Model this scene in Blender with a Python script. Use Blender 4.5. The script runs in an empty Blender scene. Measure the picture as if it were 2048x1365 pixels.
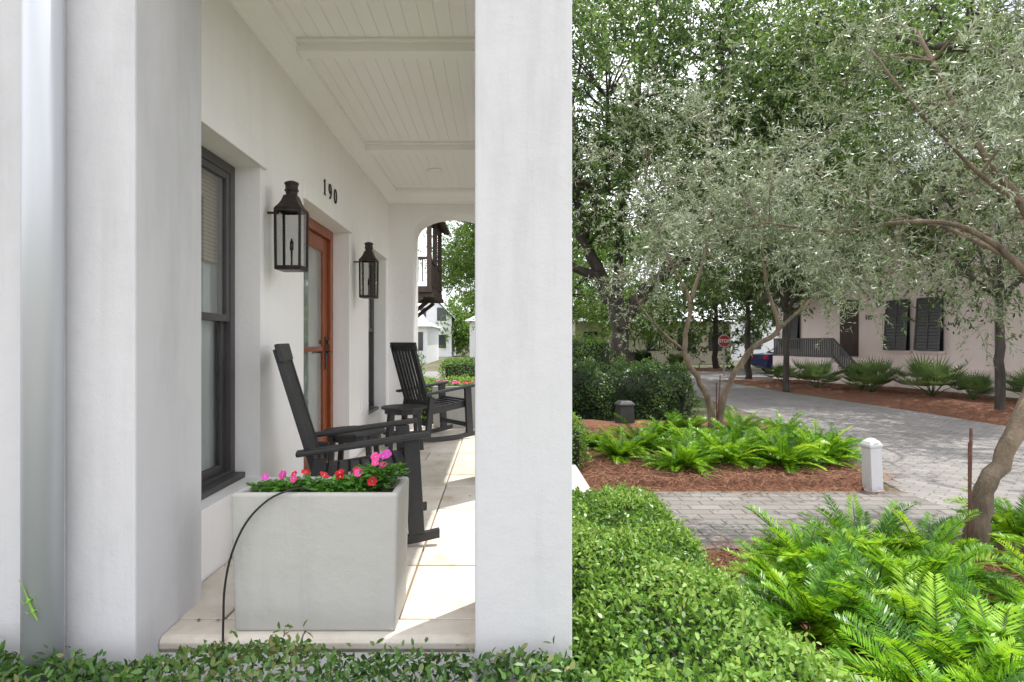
import bpy, math, random
import numpy as np
from mathutils import Vector, Matrix
random.seed(5)
R=np.random.default_rng(11)
scene=bpy.context.scene
col=scene.collection
GZ=-0.45
# ------------------------------------------------------------ materials
def newmat(name):
    m=bpy.data.materials.new(name); m.use_nodes=True
    nt=m.node_tree; p=nt.nodes['Principled BSDF']
    return m,nt,p
def coords(nt,scale=(1,1,1),obj=True):
    tc=nt.nodes.new('ShaderNodeTexCoord'); mp=nt.nodes.new('ShaderNodeMapping')
    mp.inputs['Scale'].default_value=scale
    nt.links.new(tc.outputs['Object'],mp.inputs['Vector'])
    return mp.outputs['Vector']
def noise(nt,vec,scale,detail=5,rough=.6):
    n=nt.nodes.new('ShaderNodeTexNoise'); n.inputs['Scale'].default_value=scale
    n.inputs['Detail'].default_value=detail; n.inputs['Roughness'].default_value=rough
    nt.links.new(vec,n.inputs['Vector']); return n.outputs['Fac']
def ramp(nt,fac,stops):
    r=nt.nodes.new('ShaderNodeValToRGB'); e=r.color_ramp.elements
    while len(e)<len(stops): e.new(.5)
    for i,(p,c) in enumerate(stops):
        e[i].position=p; e[i].color=(c[0],c[1],c[2],1)
    nt.links.new(fac,r.inputs['Fac']); return r.outputs['Color']
def bump(nt,p,h,strength=.3,dist=.01,prev=None):
    b=nt.nodes.new('ShaderNodeBump'); b.inputs['Strength'].default_value=strength
    b.inputs['Distance'].default_value=dist
    nt.links.new(h,b.inputs['Height'])
    if prev: nt.links.new(prev,b.inputs['Normal'])
    nt.links.new(b.outputs['Normal'],p.inputs['Normal']); return b.outputs['Normal']
def mul(c,k): return tuple(min(1,x*k) for x in c)
def mat(name,c,rough=.6,var=.1,nscale=3,bs=None,bstr=.2,bdist=.005,metal=0,stretch=(1,1,1),c2=None,lo=.3,hi=.7):
    m,nt,p=newmat(name)
    v=coords(nt,stretch)
    f=noise(nt,v,nscale)
    a=mul(c,1-var) if c2 is None else c2
    nt.links.new(ramp(nt,f,[(lo,a),(hi,mul(c,1+var*.4))]),p.inputs['Base Color'])
    p.inputs['Roughness'].default_value=rough; p.inputs['Metallic'].default_value=metal
    if bs: bump(nt,p,noise(nt,v,bs,6),bstr,bdist)
    return m
def leafmat(name,cols,trans=.3,rough=.45,tv=1.8,spec=.4):
    m,nt,p=newmat(name)
    at=nt.nodes.new('ShaderNodeAttribute'); at.attribute_name='rnd'
    n=len(cols)
    c=ramp(nt,at.outputs['Fac'],[(i/(n-1),cc) for i,cc in enumerate(cols)])
    nt.links.new(c,p.inputs['Base Color']); p.inputs['Roughness'].default_value=rough
    p.inputs['Specular IOR Level'].default_value=spec
    t=nt.nodes.new('ShaderNodeBsdfTranslucent')
    hs=nt.nodes.new('ShaderNodeHueSaturation'); hs.inputs['Value'].default_value=tv; hs.inputs['Hue'].default_value=.48
    nt.links.new(c,hs.inputs['Color']); nt.links.new(hs.outputs['Color'],t.inputs['Color'])
    mx=nt.nodes.new('ShaderNodeMixShader'); mx.inputs[0].default_value=trans
    nt.links.new(p.outputs[0],mx.inputs[1]); nt.links.new(t.outputs[0],mx.inputs[2])
    nt.links.new(mx.outputs[0],nt.nodes['Material Output'].inputs['Surface'])
    return m
def stuccomat(name,c,stain=.12,fine=.35):
    m,nt,p=newmat(name); v=coords(nt)
    v2=coords(nt,(1.2,1.2,.35))
    a=noise(nt,v2,1.6,8,.65)
    c1=ramp(nt,a,[(.25,mul(c,1-stain*1.3)),(.5,mul(c,.97)),(.75,c)])
    v3=coords(nt,(9,9,.7));s=noise(nt,v3,1.0,6,.7)
    mx=nt.nodes.new('ShaderNodeMix');mx.data_type='RGBA';mx.blend_type='MULTIPLY';mx.inputs[0].default_value=1
    nt.links.new(c1,mx.inputs[6]);nt.links.new(ramp(nt,s,[(.28,(1-stain*.5,)*3),(.5,(1,1,1))]),mx.inputs[7])
    nt.links.new(mx.outputs[2],p.inputs['Base Color'])
    p.inputs['Roughness'].default_value=.85
    n1=bump(nt,p,noise(nt,v,180,4),.25,.003)
    bump(nt,p,noise(nt,v,7,6),fine,.02,n1)
    return m
STUCCO=stuccomat('white_stucco',(.90,.88,.865),.06)
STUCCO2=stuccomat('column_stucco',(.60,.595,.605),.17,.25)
PAINT=mat('white_trim_paint',(.95,.94,.935),.45,.03,2,40,.1,.002)
PLANK=mat('ceiling_paint',(.97,.955,.95),.4,.02,2,60,.08,.002,stretch=(6,.6,1))
PIPE=mat('downspout_paint',(.54,.56,.59),.38,.09,1.5,250,.12,.002,metal=.25,stretch=(1,1,.3))
CHARC=mat('charcoal_frame_paint',(.075,.07,.072),.45,.15,8)
CHAIRM=mat('black_lumber',(.022,.022,.024),.5,.3,30,120,.25,.002,stretch=(1,.15,1))
PLANTER=stuccomat('planter_concrete',(.46,.45,.415),.16)
SOIL=mat('potting_soil',(.04,.025,.015),.95,.4,60,80,.8,.01)
CABLE=mat('black_cable',(.015,.015,.015),.5,.1,5)
COPPER=mat('aged_copper',(.055,.034,.030),.42,.4,14,60,.2,.002,metal=.4,c2=(.020,.020,.021))
WOOD=mat('mahogany',(.30,.08,.022),.3,.3,6,40,.1,.001,stretch=(8,8,.5),c2=(.16,.034,.01))
BRASS=mat('dark_bronze',(.09,.08,.07),.3,.2,20,metal=.9)
DARKB=mat('dark_brown_timber',(.07,.045,.035),.7,.3,8,50,.3,.004,stretch=(1,1,.3))
PINK=stuccomat('pink_stucco',(.90,.76,.71),.06)
BEIGE=stuccomat('beige_wall',(.52,.47,.38),.1)
WHITEF=mat('white_siding',(.76,.77,.79),.7,.06,3)
METALR=mat('pale_metal_roof',(.62,.64,.66),.35,.06,2,metal=.3)
BARK=mat('tree_bark',(.22,.165,.115),.9,.5,9,34,1,.03,stretch=(1,1,.35),c2=(.08,.06,.044))
OBARK=mat('oak_bark',(.07,.058,.047),.9,.5,5,16,.9,.04,stretch=(1,1,.3),c2=(.024,.02,.017))
RUST=mat('rusty_steel',(.12,.045,.025),.8,.4,30,c2=(.05,.02,.015))
UTIL=mat('black_plastic',(.035,.037,.036),.5,.2,8)
REDS=mat('sign_red',(.40,.02,.02),.4,.05,5)
SIGNW=mat('sign_white',(.75,.75,.75),.4,.03,5)
STEEL=mat('galvanised_post',(.38,.39,.38),.4,.1,8,metal=.6)
CARB=mat('blue_car_paint',(.015,.03,.12),.2,.05,5,metal=.4)
TYRE=mat('tyre_rubber',(.02,.02,.02),.8,.1,5)
REDL=mat('tail_lamp_red',(.4,.01,.01),.2,.05,5)
CHROME=mat('wheel_rim',(.4,.4,.42),.25,.05,5,metal=.9)
DGLASS=mat('dark_window_glass',(.03,.035,.04),.08,.05,2)
CONC=mat('pale_concrete',(.50,.48,.44),.9,.1,3,60,.3,.004)
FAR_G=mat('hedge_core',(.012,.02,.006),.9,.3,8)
def glassmat(name,tint):
    m=bpy.data.materials.new(name); m.use_nodes=True; nt=m.node_tree
    nt.nodes.remove(nt.nodes['Principled BSDF'])
    t=nt.nodes.new('ShaderNodeBsdfTransparent'); t.inputs[0].default_value=(*tint,1)
    g=nt.nodes.new('ShaderNodeBsdfGlossy'); g.inputs['Roughness'].default_value=.02
    lw=nt.nodes.new('ShaderNodeLayerWeight');lw.inputs['Blend'].default_value=.5
    pw=nt.nodes.new('ShaderNodeMath');pw.operation='POWER';pw.inputs[1].default_value=3
    nt.links.new(lw.outputs['Facing'],pw.inputs[0])
    mr=nt.nodes.new('ShaderNodeMapRange');mr.inputs['To Min'].default_value=.04;mr.inputs['To Max'].default_value=.9
    nt.links.new(pw.outputs[0],mr.inputs['Value'])
    x=nt.nodes.new('ShaderNodeMixShader')
    nt.links.new(mr.outputs[0],x.inputs[0]); nt.links.new(t.outputs[0],x.inputs[1]); nt.links.new(g.outputs[0],x.inputs[2])
    nt.links.new(x.outputs[0],nt.nodes['Material Output'].inputs['Surface'])
    return m
GLASS=glassmat('clear_glass',(.90,.93,.92))
LGLASS=glassmat('smoky_lantern_glass',(.74,.75,.74))
CURT=mat('white_curtain',(.62,.63,.61),.9,.10,4)
def wovenmat():
    m,nt,p=newmat('woven_shade'); v=coords(nt)
    w=nt.nodes.new('ShaderNodeTexWave'); w.inputs['Scale'].default_value=14; w.inputs['Distortion'].default_value=2; w.bands_direction='Z'
    nt.links.new(v,w.inputs['Vector'])
    nt.links.new(ramp(nt,w.outputs['Fac'],[(0,(.28,.19,.12)),(1,(.48,.36,.26))]),p.inputs['Base Color']); return m
WOVEN=wovenmat()
def tilemat():
    m,nt,p=newmat('travertine'); v=coords(nt)
    g=nt.nodes.new('ShaderNodeNewGeometry')
    c1=ramp(nt,noise(nt,v,4,10,.72),[(.28,(.50,.40,.29)),(.42,(.67,.60,.50)),(.62,(.77,.72,.64))])
    hs=nt.nodes.new('ShaderNodeHueSaturation')
    mr=nt.nodes.new('ShaderNodeMapRange'); mr.inputs['To Min'].default_value=.80; mr.inputs['To Max'].default_value=1.06
    nt.links.new(g.outputs['Random Per Island'],mr.inputs['Value']); nt.links.new(mr.outputs[0],hs.inputs['Value'])
    nt.links.new(c1,hs.inputs['Color']); nt.links.new(hs.outputs['Color'],p.inputs['Base Color'])
    p.inputs['Roughness'].default_value=.55
    bump(nt,p,noise(nt,v,45,6),.2,.004); return m
TILE=tilemat()
GROUT=mat('grout',(.26,.18,.10),.9,.15,12)
def pavermat(name,ca,cb,mortar,scale,bw,rh,rot=0,ms=.012):
    m,nt,p=newmat(name)
    tc=nt.nodes.new('ShaderNodeTexCoord'); mp=nt.nodes.new('ShaderNodeMapping'); mp.inputs['Rotation'].default_value=(0,0,rot)
    nt.links.new(tc.outputs['Object'],mp.inputs['Vector'])
    b=nt.nodes.new('ShaderNodeTexBrick'); b.inputs['Scale'].default_value=scale
    b.inputs['Brick Width'].default_value=bw; b.inputs['Row Height'].default_value=rh; b.inputs['Mortar Size'].default_value=ms
    b.inputs['Color1'].default_value=(*ca,1); b.inputs['Color2'].default_value=(*cb,1); b.inputs['Mortar'].default_value=(*mortar,1)
    b.inputs['Mortar Smooth'].default_value=.2; b.inputs['Bias'].default_value=0
    nt.links.new(mp.outputs[0],b.inputs['Vector'])
    n=noise(nt,mp.outputs[0],1.1,8,.72)
    mx=nt.nodes.new('ShaderNodeMix'); mx.data_type='RGBA'; mx.blend_type='MULTIPLY'; mx.inputs[0].default_value=.9
    nt.links.new(b.outputs['Color'],mx.inputs[6]); nt.links.new(ramp(nt,n,[(.3,(.62,.59,.56)),(.7,(1,1,1))]),mx.inputs[7])
    nt.links.new(mx.outputs[2],p.inputs['Base Color']); p.inputs['Roughness'].default_value=.85
    inv=nt.nodes.new('ShaderNodeMath'); inv.operation='SUBTRACT'; inv.inputs[0].default_value=1
    nt.links.new(b.outputs['Fac'],inv.inputs[1])
    n1=bump(nt,p,inv.outputs[0],.4,.005); bump(nt,p,noise(nt,mp.outputs[0],70,4),.25,.004,n1)
    return m
STREET=pavermat('street_pavers',(.23,.22,.215),(.29,.28,.272),(.165,.155,.148),1,.22,.11,.8,.009)
WALKM=pavermat('walkway_pavers',(.20,.192,.18),(.27,.258,.245),(.12,.11,.10),1,.30,.15,.0,.010)
def groundmat():
    m,nt,p=newmat('ground_soil'); v=coords(nt)
    nt.links.new(ramp(nt,noise(nt,v,.35,8,.7),[(.3,(.06,.08,.025)),(.5,(.10,.10,.05)),(.7,(.17,.13,.09))]),p.inputs['Base Color'])
    p.inputs['Roughness'].default_value=.95; bump(nt,p,noise(nt,v,12,6),.6,.03); return m
GROUND=groundmat()
def strawmat():
    m,nt,p=newmat('pine_straw_mulch'); v=coords(nt)
    nt.links.new(ramp(nt,noise(nt,v,38,8,.75),[(.3,(.045,.017,.01)),(.5,(.17,.07,.036)),(.68,(.32,.155,.09))]),p.inputs['Base Color'])
    p.inputs['Roughness'].default_value=.95; bump(nt,p,noise(nt,v,60,6),1,.03); return m
STRAW=strawmat()
NEEDLE=leafmat('pine_needles',[(.07,.026,.014),(.21,.088,.044),(.38,.20,.12)],.1,.7)
DRY=leafmat('dry_leaf',[(.12,.07,.03),(.22,.13,.06),(.30,.22,.10)],.1,.7)
HEDGEL=leafmat('hedge_leaves',[(.032,.085,.012),(.08,.185,.025),(.155,.31,.04),(.25,.41,.08),(.34,.41,.12)],.3,.36)
HEDGEL2=leafmat('shrub_leaves',[(.03,.08,.016),(.06,.14,.026),(.11,.23,.045),(.22,.18,.07)],.25,.4)
DHEDGE=leafmat('dark_hedge_leaves',[(.02,.05,.012),(.04,.09,.02),(.09,.165,.036)],.25,.4)
FERN=leafmat('fern_leaves',[(.03,.105,.005),(.08,.24,.008),(.17,.39,.012),(.31,.51,.035)],.33,.36)
OLIVE=leafmat('olive_leaves',[(.10,.08,.06),(.085,.125,.05),(.17,.225,.11),(.27,.325,.20),(.43,.48,.36)],.25,.34,1.5,.5)
OAKL=leafmat('oak_leaves',[(.055,.047,.035),(.028,.065,.014),(.055,.115,.024),(.105,.19,.04),(.18,.28,.08)],.34,.38,1.7)
BRIGHTL=leafmat('bright_tree_leaves',[(.08,.06,.03),(.06,.14,.018),(.11,.22,.03),(.18,.31,.055)],.38,.4)
PALM=leafmat('palmetto_leaves',[(.05,.10,.03),(.10,.17,.05),(.18,.26,.09)],.25,.4)
VINCA=leafmat('vinca_leaves',[(.04,.13,.015),(.08,.24,.03),(.16,.38,.06)],.3,.35)
FRED=mat('red_petals',(.62,.006,.015),.5,.1,30); FPINK=mat('pink_petals',(.75,.05,.28),.5,.1,30); FMAG=mat('magenta_petals',(.60,.04,.38),.5,.1,30); FRED2=mat('rose_petals',(.65,.012,.07),.5,.1,30)
LIZ=mat('anole_skin',(.20,.38,.05),.45,.3,60)
# ------------------------------------------------------------ builder
class B:
    def __init__(s,off=(0,0,0)): s.v=[];s.f=[];s.m=[];s.sm=[];s.mi=0;s.smooth=False;s.off=Vector(off)
    def add(s,vs,fs):
        n=len(s.v); s.v+= [tuple(Vector(v)-s.off) for v in vs]
        for f in fs: s.f.append(tuple(i+n for i in f)); s.m.append(s.mi); s.sm.append(s.smooth)
        return s
    def box(s,x0,x1,y0,y1,z0,z1):
        return s.add([(x0,y0,z0),(x1,y0,z0),(x1,y1,z0),(x0,y1,z0),(x0,y0,z1),(x1,y0,z1),(x1,y1,z1),(x0,y1,z1)],
          [(0,3,2,1),(4,5,6,7),(0,1,5,4),(1,2,6,5),(2,3,7,6),(3,0,4,7)])
    def beam(s,p0,p1,w,h,up=(0,0,1)):
        p0=Vector(p0);p1=Vector(p1);d=(p1-p0).normalized();u=Vector(up)
        sd=d.cross(u)
        if sd.length<1e-4: sd=d.cross(Vector((0,1,0)))
        sd.normalize();u=sd.cross(d).normalized();vs=[]
        for p in (p0,p1):
            for a,b in ((-1,-1),(1,-1),(1,1),(-1,1)): vs.append(p+sd*a*w/2+u*b*h/2)
        return s.add(vs,[(0,1,2,3),(7,6,5,4),(0,4,5,1),(1,5,6,2),(2,6,7,3),(3,7,4,0)])
    def tube(s,pts,rad,seg=8,cap=True):
        pts=[Vector(p) for p in pts]; n=len(pts)
        if not hasattr(rad,'__len__'): rad=[rad]*n
        vs=[];ref=Vector((0.31,0.2,.93))
        prev=None
        for i in range(n):
            d=(pts[min(i+1,n-1)]-pts[max(i-1,0)]).normalized()
            if prev is None:
                a=d.cross(ref)
                if a.length<.05: a=d.cross(Vector((1,0,0)))
            else: a=prev-d*prev.dot(d)
            a.normalize();prev=a;b=d.cross(a)
            for k in range(seg):
                t=2*math.pi*k/seg; vs.append(pts[i]+(a*math.cos(t)+b*math.sin(t))*rad[i])
        fs=[]
        for i in range(n-1):
            for k in range(seg):
                k2=(k+1)%seg; fs.append((i*seg+k,i*seg+k2,(i+1)*seg+k2,(i+1)*seg+k))
        if cap: fs.append(tuple(range(seg))[::-1]); fs.append(tuple((n-1)*seg+k for k in range(seg)))
        o=s.smooth;s.smooth=True;s.add(vs,fs);s.smooth=o;return s
    def lathe(s,c,prof,seg=24,square=False):
        vs=[];n=len(prof)
        for r,z in prof:
            for k in range(seg):
                t=2*math.pi*(k+.5)/seg
                vs.append((c[0]+r*math.cos(t),c[1]+r*math.sin(t),c[2]+z))
        fs=[]
        for i in range(n-1):
            for k in range(seg):
                k2=(k+1)%seg; fs.append((i*seg+k,i*seg+k2,(i+1)*seg+k2,(i+1)*seg+k))
        fs.append(tuple(range(seg))[::-1]); fs.append(tuple((n-1)*seg+k for k in range(seg)))
        o=s.smooth;s.smooth=seg>8;s.add(vs,fs);s.smooth=o;return s
    def prism(s,poly,vec):
        n=len(poly);v=Vector(vec);p=[Vector(q) for q in poly]
        return s.add(p+[q+v for q in p],[tuple(range(n)),tuple(range(2*n-1,n-1,-1))]+[(i,i+n,(i+1)%n+n,(i+1)%n) for i in range(n)])
    def obj(s,name,mats,parent=None,loc=None,bevel=0,seg=2,recalc=True):
        me=bpy.data.meshes.new(name); me.from_pydata(s.v,[],s.f)
        if not isinstance(mats,(list,tuple)): mats=[mats]
        for m in mats: me.materials.append(m)
        me.polygons.foreach_set('material_index',s.m); me.polygons.foreach_set('use_smooth',s.sm)
        if recalc:
            import bmesh
            bm=bmesh.new();bm.from_mesh(me);bmesh.ops.recalc_face_normals(bm,faces=bm.faces);bm.to_mesh(me);bm.free()
        me.update()
        o=bpy.data.objects.new(name,me);col.objects.link(o)
        if parent: o.parent=parent
        if loc: o.location=loc
        if bevel:
            b=o.modifiers.new('bevel','BEVEL');b.width=bevel;b.segments=seg;b.limit_method='ANGLE';b.angle_limit=.6
            b.harden_normals=False
        return o
def tag(o,label,cat,group=None):
    o['label']=label;o['category']=cat
    if group:o['group']=group
    return o
def thing(name,loc,label,cat,rot=0,group=None):
    e=bpy.data.objects.new(name,None);e.location=loc;e.rotation_euler=(0,0,rot);e.empty_display_size=.2
    col.objects.link(e);return tag(e,label,cat,group)
def copytree(o,parent=None):
    n=o.copy();col.objects.link(n)
    if parent:n.parent=parent
    for c in list(o.children): copytree(c,n)
    return n
def clone(o,loc,rot=0,label=None,scale=None):
    n=copytree(o);n.location=loc;n.rotation_euler=(0,0,rot)
    if scale:n.scale=(scale,)*3
    if label:n['label']=label
    return n
def structure(o): o['kind']='structure';return o
def unit(a): return a/np.maximum(np.linalg.norm(a,axis=1,keepdims=True),1e-9)
def leafmesh(name,P,D,N,L,W,mats,rnd,parent=None,loc=None,hexa=False,core=None,fold=.15,curl=.1):
    n=len(P);D=unit(D);S=unit(np.cross(D,N));Nn=np.cross(S,D)
    L=np.broadcast_to(L,(n,)).reshape(n,1);W=np.broadcast_to(W,(n,)).reshape(n,1)
    if hexa:
        vs=[P,P+D*L*.25+S*W*.40+Nn*W*fold,P+D*L*.65+S*W*.43+Nn*W*fold,P+D*L-Nn*L*curl,P+D*L*.65-S*W*.43+Nn*W*fold,P+D*L*.25-S*W*.40+Nn*W*fold];k=6
    else:
        vs=[P,P+D*L*.42+S*W*.5+Nn*W*fold,P+D*L-Nn*L*curl,P+D*L*.42-S*W*.5+Nn*W*fold];k=4
    V=np.stack(vs,1).reshape(-1,3); idx=np.arange(n*k,dtype=np.int32)
    starts=np.arange(n,dtype=np.int32)*k; mi=np.zeros(n,np.int32); rn=np.asarray(rnd,dtype=np.float32)
    if core is not None and core.v:
        b=len(V);V=np.vstack([V,np.array(core.v)]);ex=[];st=[];c=len(idx)
        for f in core.f:
            st.append(c+len(ex)); ex+= [i+b for i in f]
        idx=np.concatenate([idx,np.array(ex,np.int32)]);starts=np.concatenate([starts,np.array(st,np.int32)])
        mi=np.concatenate([mi,np.ones(len(st),np.int32)]);rn=np.concatenate([rn,np.zeros(len(st),np.float32)])
    me=bpy.data.meshes.new(name);me.vertices.add(len(V));me.vertices.foreach_set('co',V.astype(np.float32).ravel())
    me.loops.add(len(idx));me.loops.foreach_set('vertex_index',idx)
    me.polygons.add(len(starts));me.polygons.foreach_set('loop_start',starts)
    for m in mats: me.materials.append(m)
    me.polygons.foreach_set('material_index',mi)
    a=me.attributes.new('rnd','FLOAT','FACE');a.data.foreach_set('value',rn)
    me.update(calc_edges=True);me.validate()
    o=bpy.data.objects.new(name,me);col.objects.link(o)
    if parent:o.parent=parent
    if loc is not None:o.location=loc
    return o
def textmesh(name,txt,size,matl,extr=.004,parent=None,bold=0,spacing=1):
    c=bpy.data.curves.new(name,'FONT');c.body=txt;c.size=size;c.extrude=extr;c.align_x='CENTER';c.align_y='CENTER';c.offset=bold;c.space_character=spacing
    t=bpy.data.objects.new('tmp',c);col.objects.link(t);bpy.context.view_layer.update()
    me=bpy.data.meshes.new_from_object(t.evaluated_get(bpy.context.evaluated_depsgraph_get()))
    me.materials.clear();me.materials.append(matl)
    bpy.data.objects.remove(t);o=bpy.data.objects.new(name,me);col.objects.link(o)
    if parent:o.parent=parent
    return o
# ------------------------------------------------------------ camera, light, world
cam=bpy.data.cameras.new('camera');co=bpy.data.objects.new('camera',cam);col.objects.link(co)
co.location=(0,0,1.12);co.rotation_euler=(math.radians(90),0,0)
cam.sensor_width=36;cam.lens=1200/2048*36;cam.shift_x=(1024-995)/2048;cam.clip_end=1500;cam.clip_start=.05
scene.camera=co
el=math.radians(70);az=Vector((.72,.69)).normalized()
sd=Vector((az.x*math.cos(el),az.y*math.cos(el),math.sin(el)))
sl=bpy.data.lights.new('sun','SUN');sl.energy=5;sl.angle=math.radians(.5);sl.color=(1,.955,.88)
so=bpy.data.objects.new('sun',sl);col.objects.link(so);so.rotation_euler=sd.to_track_quat('Z','Y').to_euler();so.location=(8,8,20)
w=bpy.data.worlds.new('World');scene.world=w;w.use_nodes=True;nt=w.node_tree
bg=nt.nodes['Background'];sky=nt.nodes.new('ShaderNodeTexSky');sky.sky_type='NISHITA';sky.sun_disc=False
sky.sun_elevation=el;sky.sun_rotation=math.atan2(az.x,az.y);sky.air_density=1;sky.dust_density=1.5;sky.ozone_density=1
tc=nt.nodes.new('ShaderNodeTexCoord');mp=nt.nodes.new('ShaderNodeMapping');mp.inputs['Scale'].default_value=(1,1,2.5)
nt.links.new(tc.outputs['Generated'],mp.inputs['Vector'])
nf=noise(nt,mp.outputs[0],2.2,7,.6)
rr=ramp(nt,nf,[(.32,(.3,.3,.3)),(.56,(.97,.97,.97))])
mx=nt.nodes.new('ShaderNodeMix');mx.data_type='RGBA'
nt.links.new(rr,mx.inputs[0]);nt.links.new(sky.outputs[0],mx.inputs[6]);mx.inputs[7].default_value=(17.6,17.6,18.4,1)
nt.links.new(mx.outputs[2],bg.inputs['Color']);bg.inputs['Strength'].default_value=.15
scene.view_settings.view_transform='Standard';scene.view_settings.look='None';scene.view_settings.exposure=0
# ------------------------------------------------------------ ground
def sheet(name,poly,z,m,thick=None):
    b=B()
    b.add([(x,y,z) for x,y in poly],[tuple(range(len(poly)))])
    o=b.obj(name,m,recalc=False)
    return structure(o)
sheet('ground',[(-400,-60),(400,-60),(400,900),(-400,900)],GZ,GROUND)
sheet('street',[(4.15,-3),(9.6,-3),(9.3,13.2),(8.8,18),(8.6,24),(40,24),(40,31),(-40,31),(-40,24),(5.0,24),(5.7,17.4),(5.45,12.7),(5.0,10.6),(4.2,6.2)],GZ+.006,STREET)
sheet('walkway',[(.9,4.5),(4.2,4.5),(4.2,6.2),(.9,6.2)],GZ+.012,WALKM)
# mounded mulch beds
def bed(name,x0,x1,y0,y1,h,nx=40,ny=40,edge=None):
    vs=[];fs=[]
    for j in range(ny+1):
        for i in range(nx+1):
            u=i/nx;v=j/ny
            xa,xb=(x0,x1) if edge is None else edge(v)
            x=xa+(xb-xa)*u;y=y0+(y1-y0)*v
            m=min(u,1-u)*abs(xb-xa);n=min(v,1-v)*(y1-y0)
            e=min(1,min(m,n)/.35)
            z=GZ+.004+h*math.sin(e*math.pi/2)+ (0.018*math.sin(x*7+y*3)+.014*math.sin(y*11-x*5))*e
            if e==0:z=GZ-.01
            vs.append((x,y,z))
    for j in range(ny):
        for i in range(nx):
            a=j*(nx+1)+i;fs.append((a,a+1,a+nx+2,a+nx+1))
    b=B();b.smooth=True;b.add(vs,fs);return structure(b.obj(name,STRAW,recalc=False))
bed('planting_bed',1.0,4.1,.4,4.46,.07)
bed('planting_bed',.9,4.3,6.26,11.5,.08,edge=lambda v:(.9,4.05+1.15*v))
bed('planting_bed',9.4,14,9,23.8,.06,edge=lambda v:(9.45-.7*v,14.5-1.8*v))
bed('planting_bed',9.2,12.5,31.3,34,.06)
# pine needles
def needles(x0,x1,y0,y1,z,n):
    P=np.c_[R.uniform(x0,x1,n),R.uniform(y0,y1,n),z+R.uniform(-.01,.03,n)]
    a=R.uniform(0,6.28,n);D=np.c_[np.cos(a),np.sin(a),R.normal(0,.15,n)]
    N=np.c_[R.normal(0,.3,n),R.normal(0,.3,n),np.ones(n)]
    return P,D,N
ps=[needles(1.05,4.05,.6,4.42,GZ+.08,14000),needles(1.05,4.3,6.35,10.5,GZ+.09,20000),needles(9.3,13,10,22,GZ+.075,12000)]
P,D,N=[np.vstack([p[i] for p in ps]) for i in range(3)]
xs_=needles(1.1,4.1,6.05,6.3,GZ+.02,350);P=np.vstack([P,xs_[0]]);D=np.vstack([D,xs_[1]]);N=np.vstack([N,xs_[2]])
o=leafmesh('pine_straw',P,D,N,R.uniform(.1,.2,len(P)),.007,[NEEDLE],R.uniform(0,1,len(P)));o['kind']='stuff'
# fallen leaves
ps=[needles(-1.3,.2,2.35,7.5,.006,45),needles(.95,4.1,4.6,6.15,GZ+.018,160),needles(4.3,9,5,20,GZ+.012,700)]
P,D,N=[np.vstack([p[i] for p in ps]) for i in range(3)];P[:,2]=np.where(P[:,0]<.3,.004,np.where(P[:,0]<4.25,GZ+.016,GZ+.011));D[:,2]=abs(D[:,2])*.3
o=leafmesh('fallen_leaves',P,D,N,R.uniform(.02,.04,len(P)),R.uniform(.008,.016,len(P)),[DRY],R.uniform(0,1,len(P)));o['kind']='stuff'
# ------------------------------------------------------------ HOUSE
HO=(-1.38,2.6,GZ)
house=thing('white_stucco_house',HO,'white stucco house with a columned porch and plank ceiling','house')
XW=-1.38;XI=-1.68
W1=(2.64,3.49,.33,2.13);DR=(4.27,5.58,0.0,2.13);W2=(6.42,7.42,.28,2.13)
b=B(HO)
ys=[2.6]
for (a,c,z0,z1) in (W1,DR,W2):
    b.box(XI,XW,ys[-1],a,GZ,3.2)
    b.box(XI,XW,a,c,z1,3.2)
    b.box(XI,XW,a,c,GZ,z0-.001)
    ys.append(c)
b.box(XI,XW,7.42,9.3,GZ,3.2)
b.box(XI,XW,2.6,9.3,3.2,6.5)
b.box(-7,-2.05,2.6,9.3,GZ,6.5); b.box(-2.05,XI,9.1,9.3,GZ,6.5)
b.box(-2.05,XI,2.6,2.62,GZ,6.5)
b.obj('wall',STUCCO,house)
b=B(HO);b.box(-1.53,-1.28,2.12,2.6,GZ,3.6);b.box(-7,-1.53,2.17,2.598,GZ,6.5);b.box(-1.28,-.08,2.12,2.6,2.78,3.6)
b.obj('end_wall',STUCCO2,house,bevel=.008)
for (a,c,z0,z1) in (W1,DR,W2):
    b=B(HO);b.box(XW,XW+.022,a-.03,min(c+.06,7.5),z1-.0,z1+.13);b.obj('lintel',STUCCO,house,bevel=.004)
# far arch wall
ax0,ax1=-1.07,-.08;b=B(HO)
b.box(XW,ax0,7.6,8.08,-.02,2.45)
n=28;top=3.2
pts=[]
for i in range(n+1):
    t=math.pi*(1-i/n);pts.append(((ax0+ax1)/2+(ax1-ax0)/2*math.cos(t),2.45+.29*abs(math.sin(t))**.85))
poly=[(XW,2.45),(ax0,2.45)]+pts[1:-1]+[(ax1,2.45),(ax1,top),(XW,top)]
b.prism([(x,7.6,z) for x,z in poly],(0,.48,0))
b.obj('arch_wall',STUCCO,house)
for y0,y1 in ((2.12,2.6),(4.62,5.08),(7.6,8.08)):
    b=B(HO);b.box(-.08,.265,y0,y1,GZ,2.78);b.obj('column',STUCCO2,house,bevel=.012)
b=B(HO);b.box(-.079,.264,2.12,8.08,2.781,3.2);b.obj('porch_beam',STUCCO,house)
b=B(HO);b.box(XW,.42,2.1,8.1,3.21,3.45);b.obj('porch_roof',METALR,house)
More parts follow.
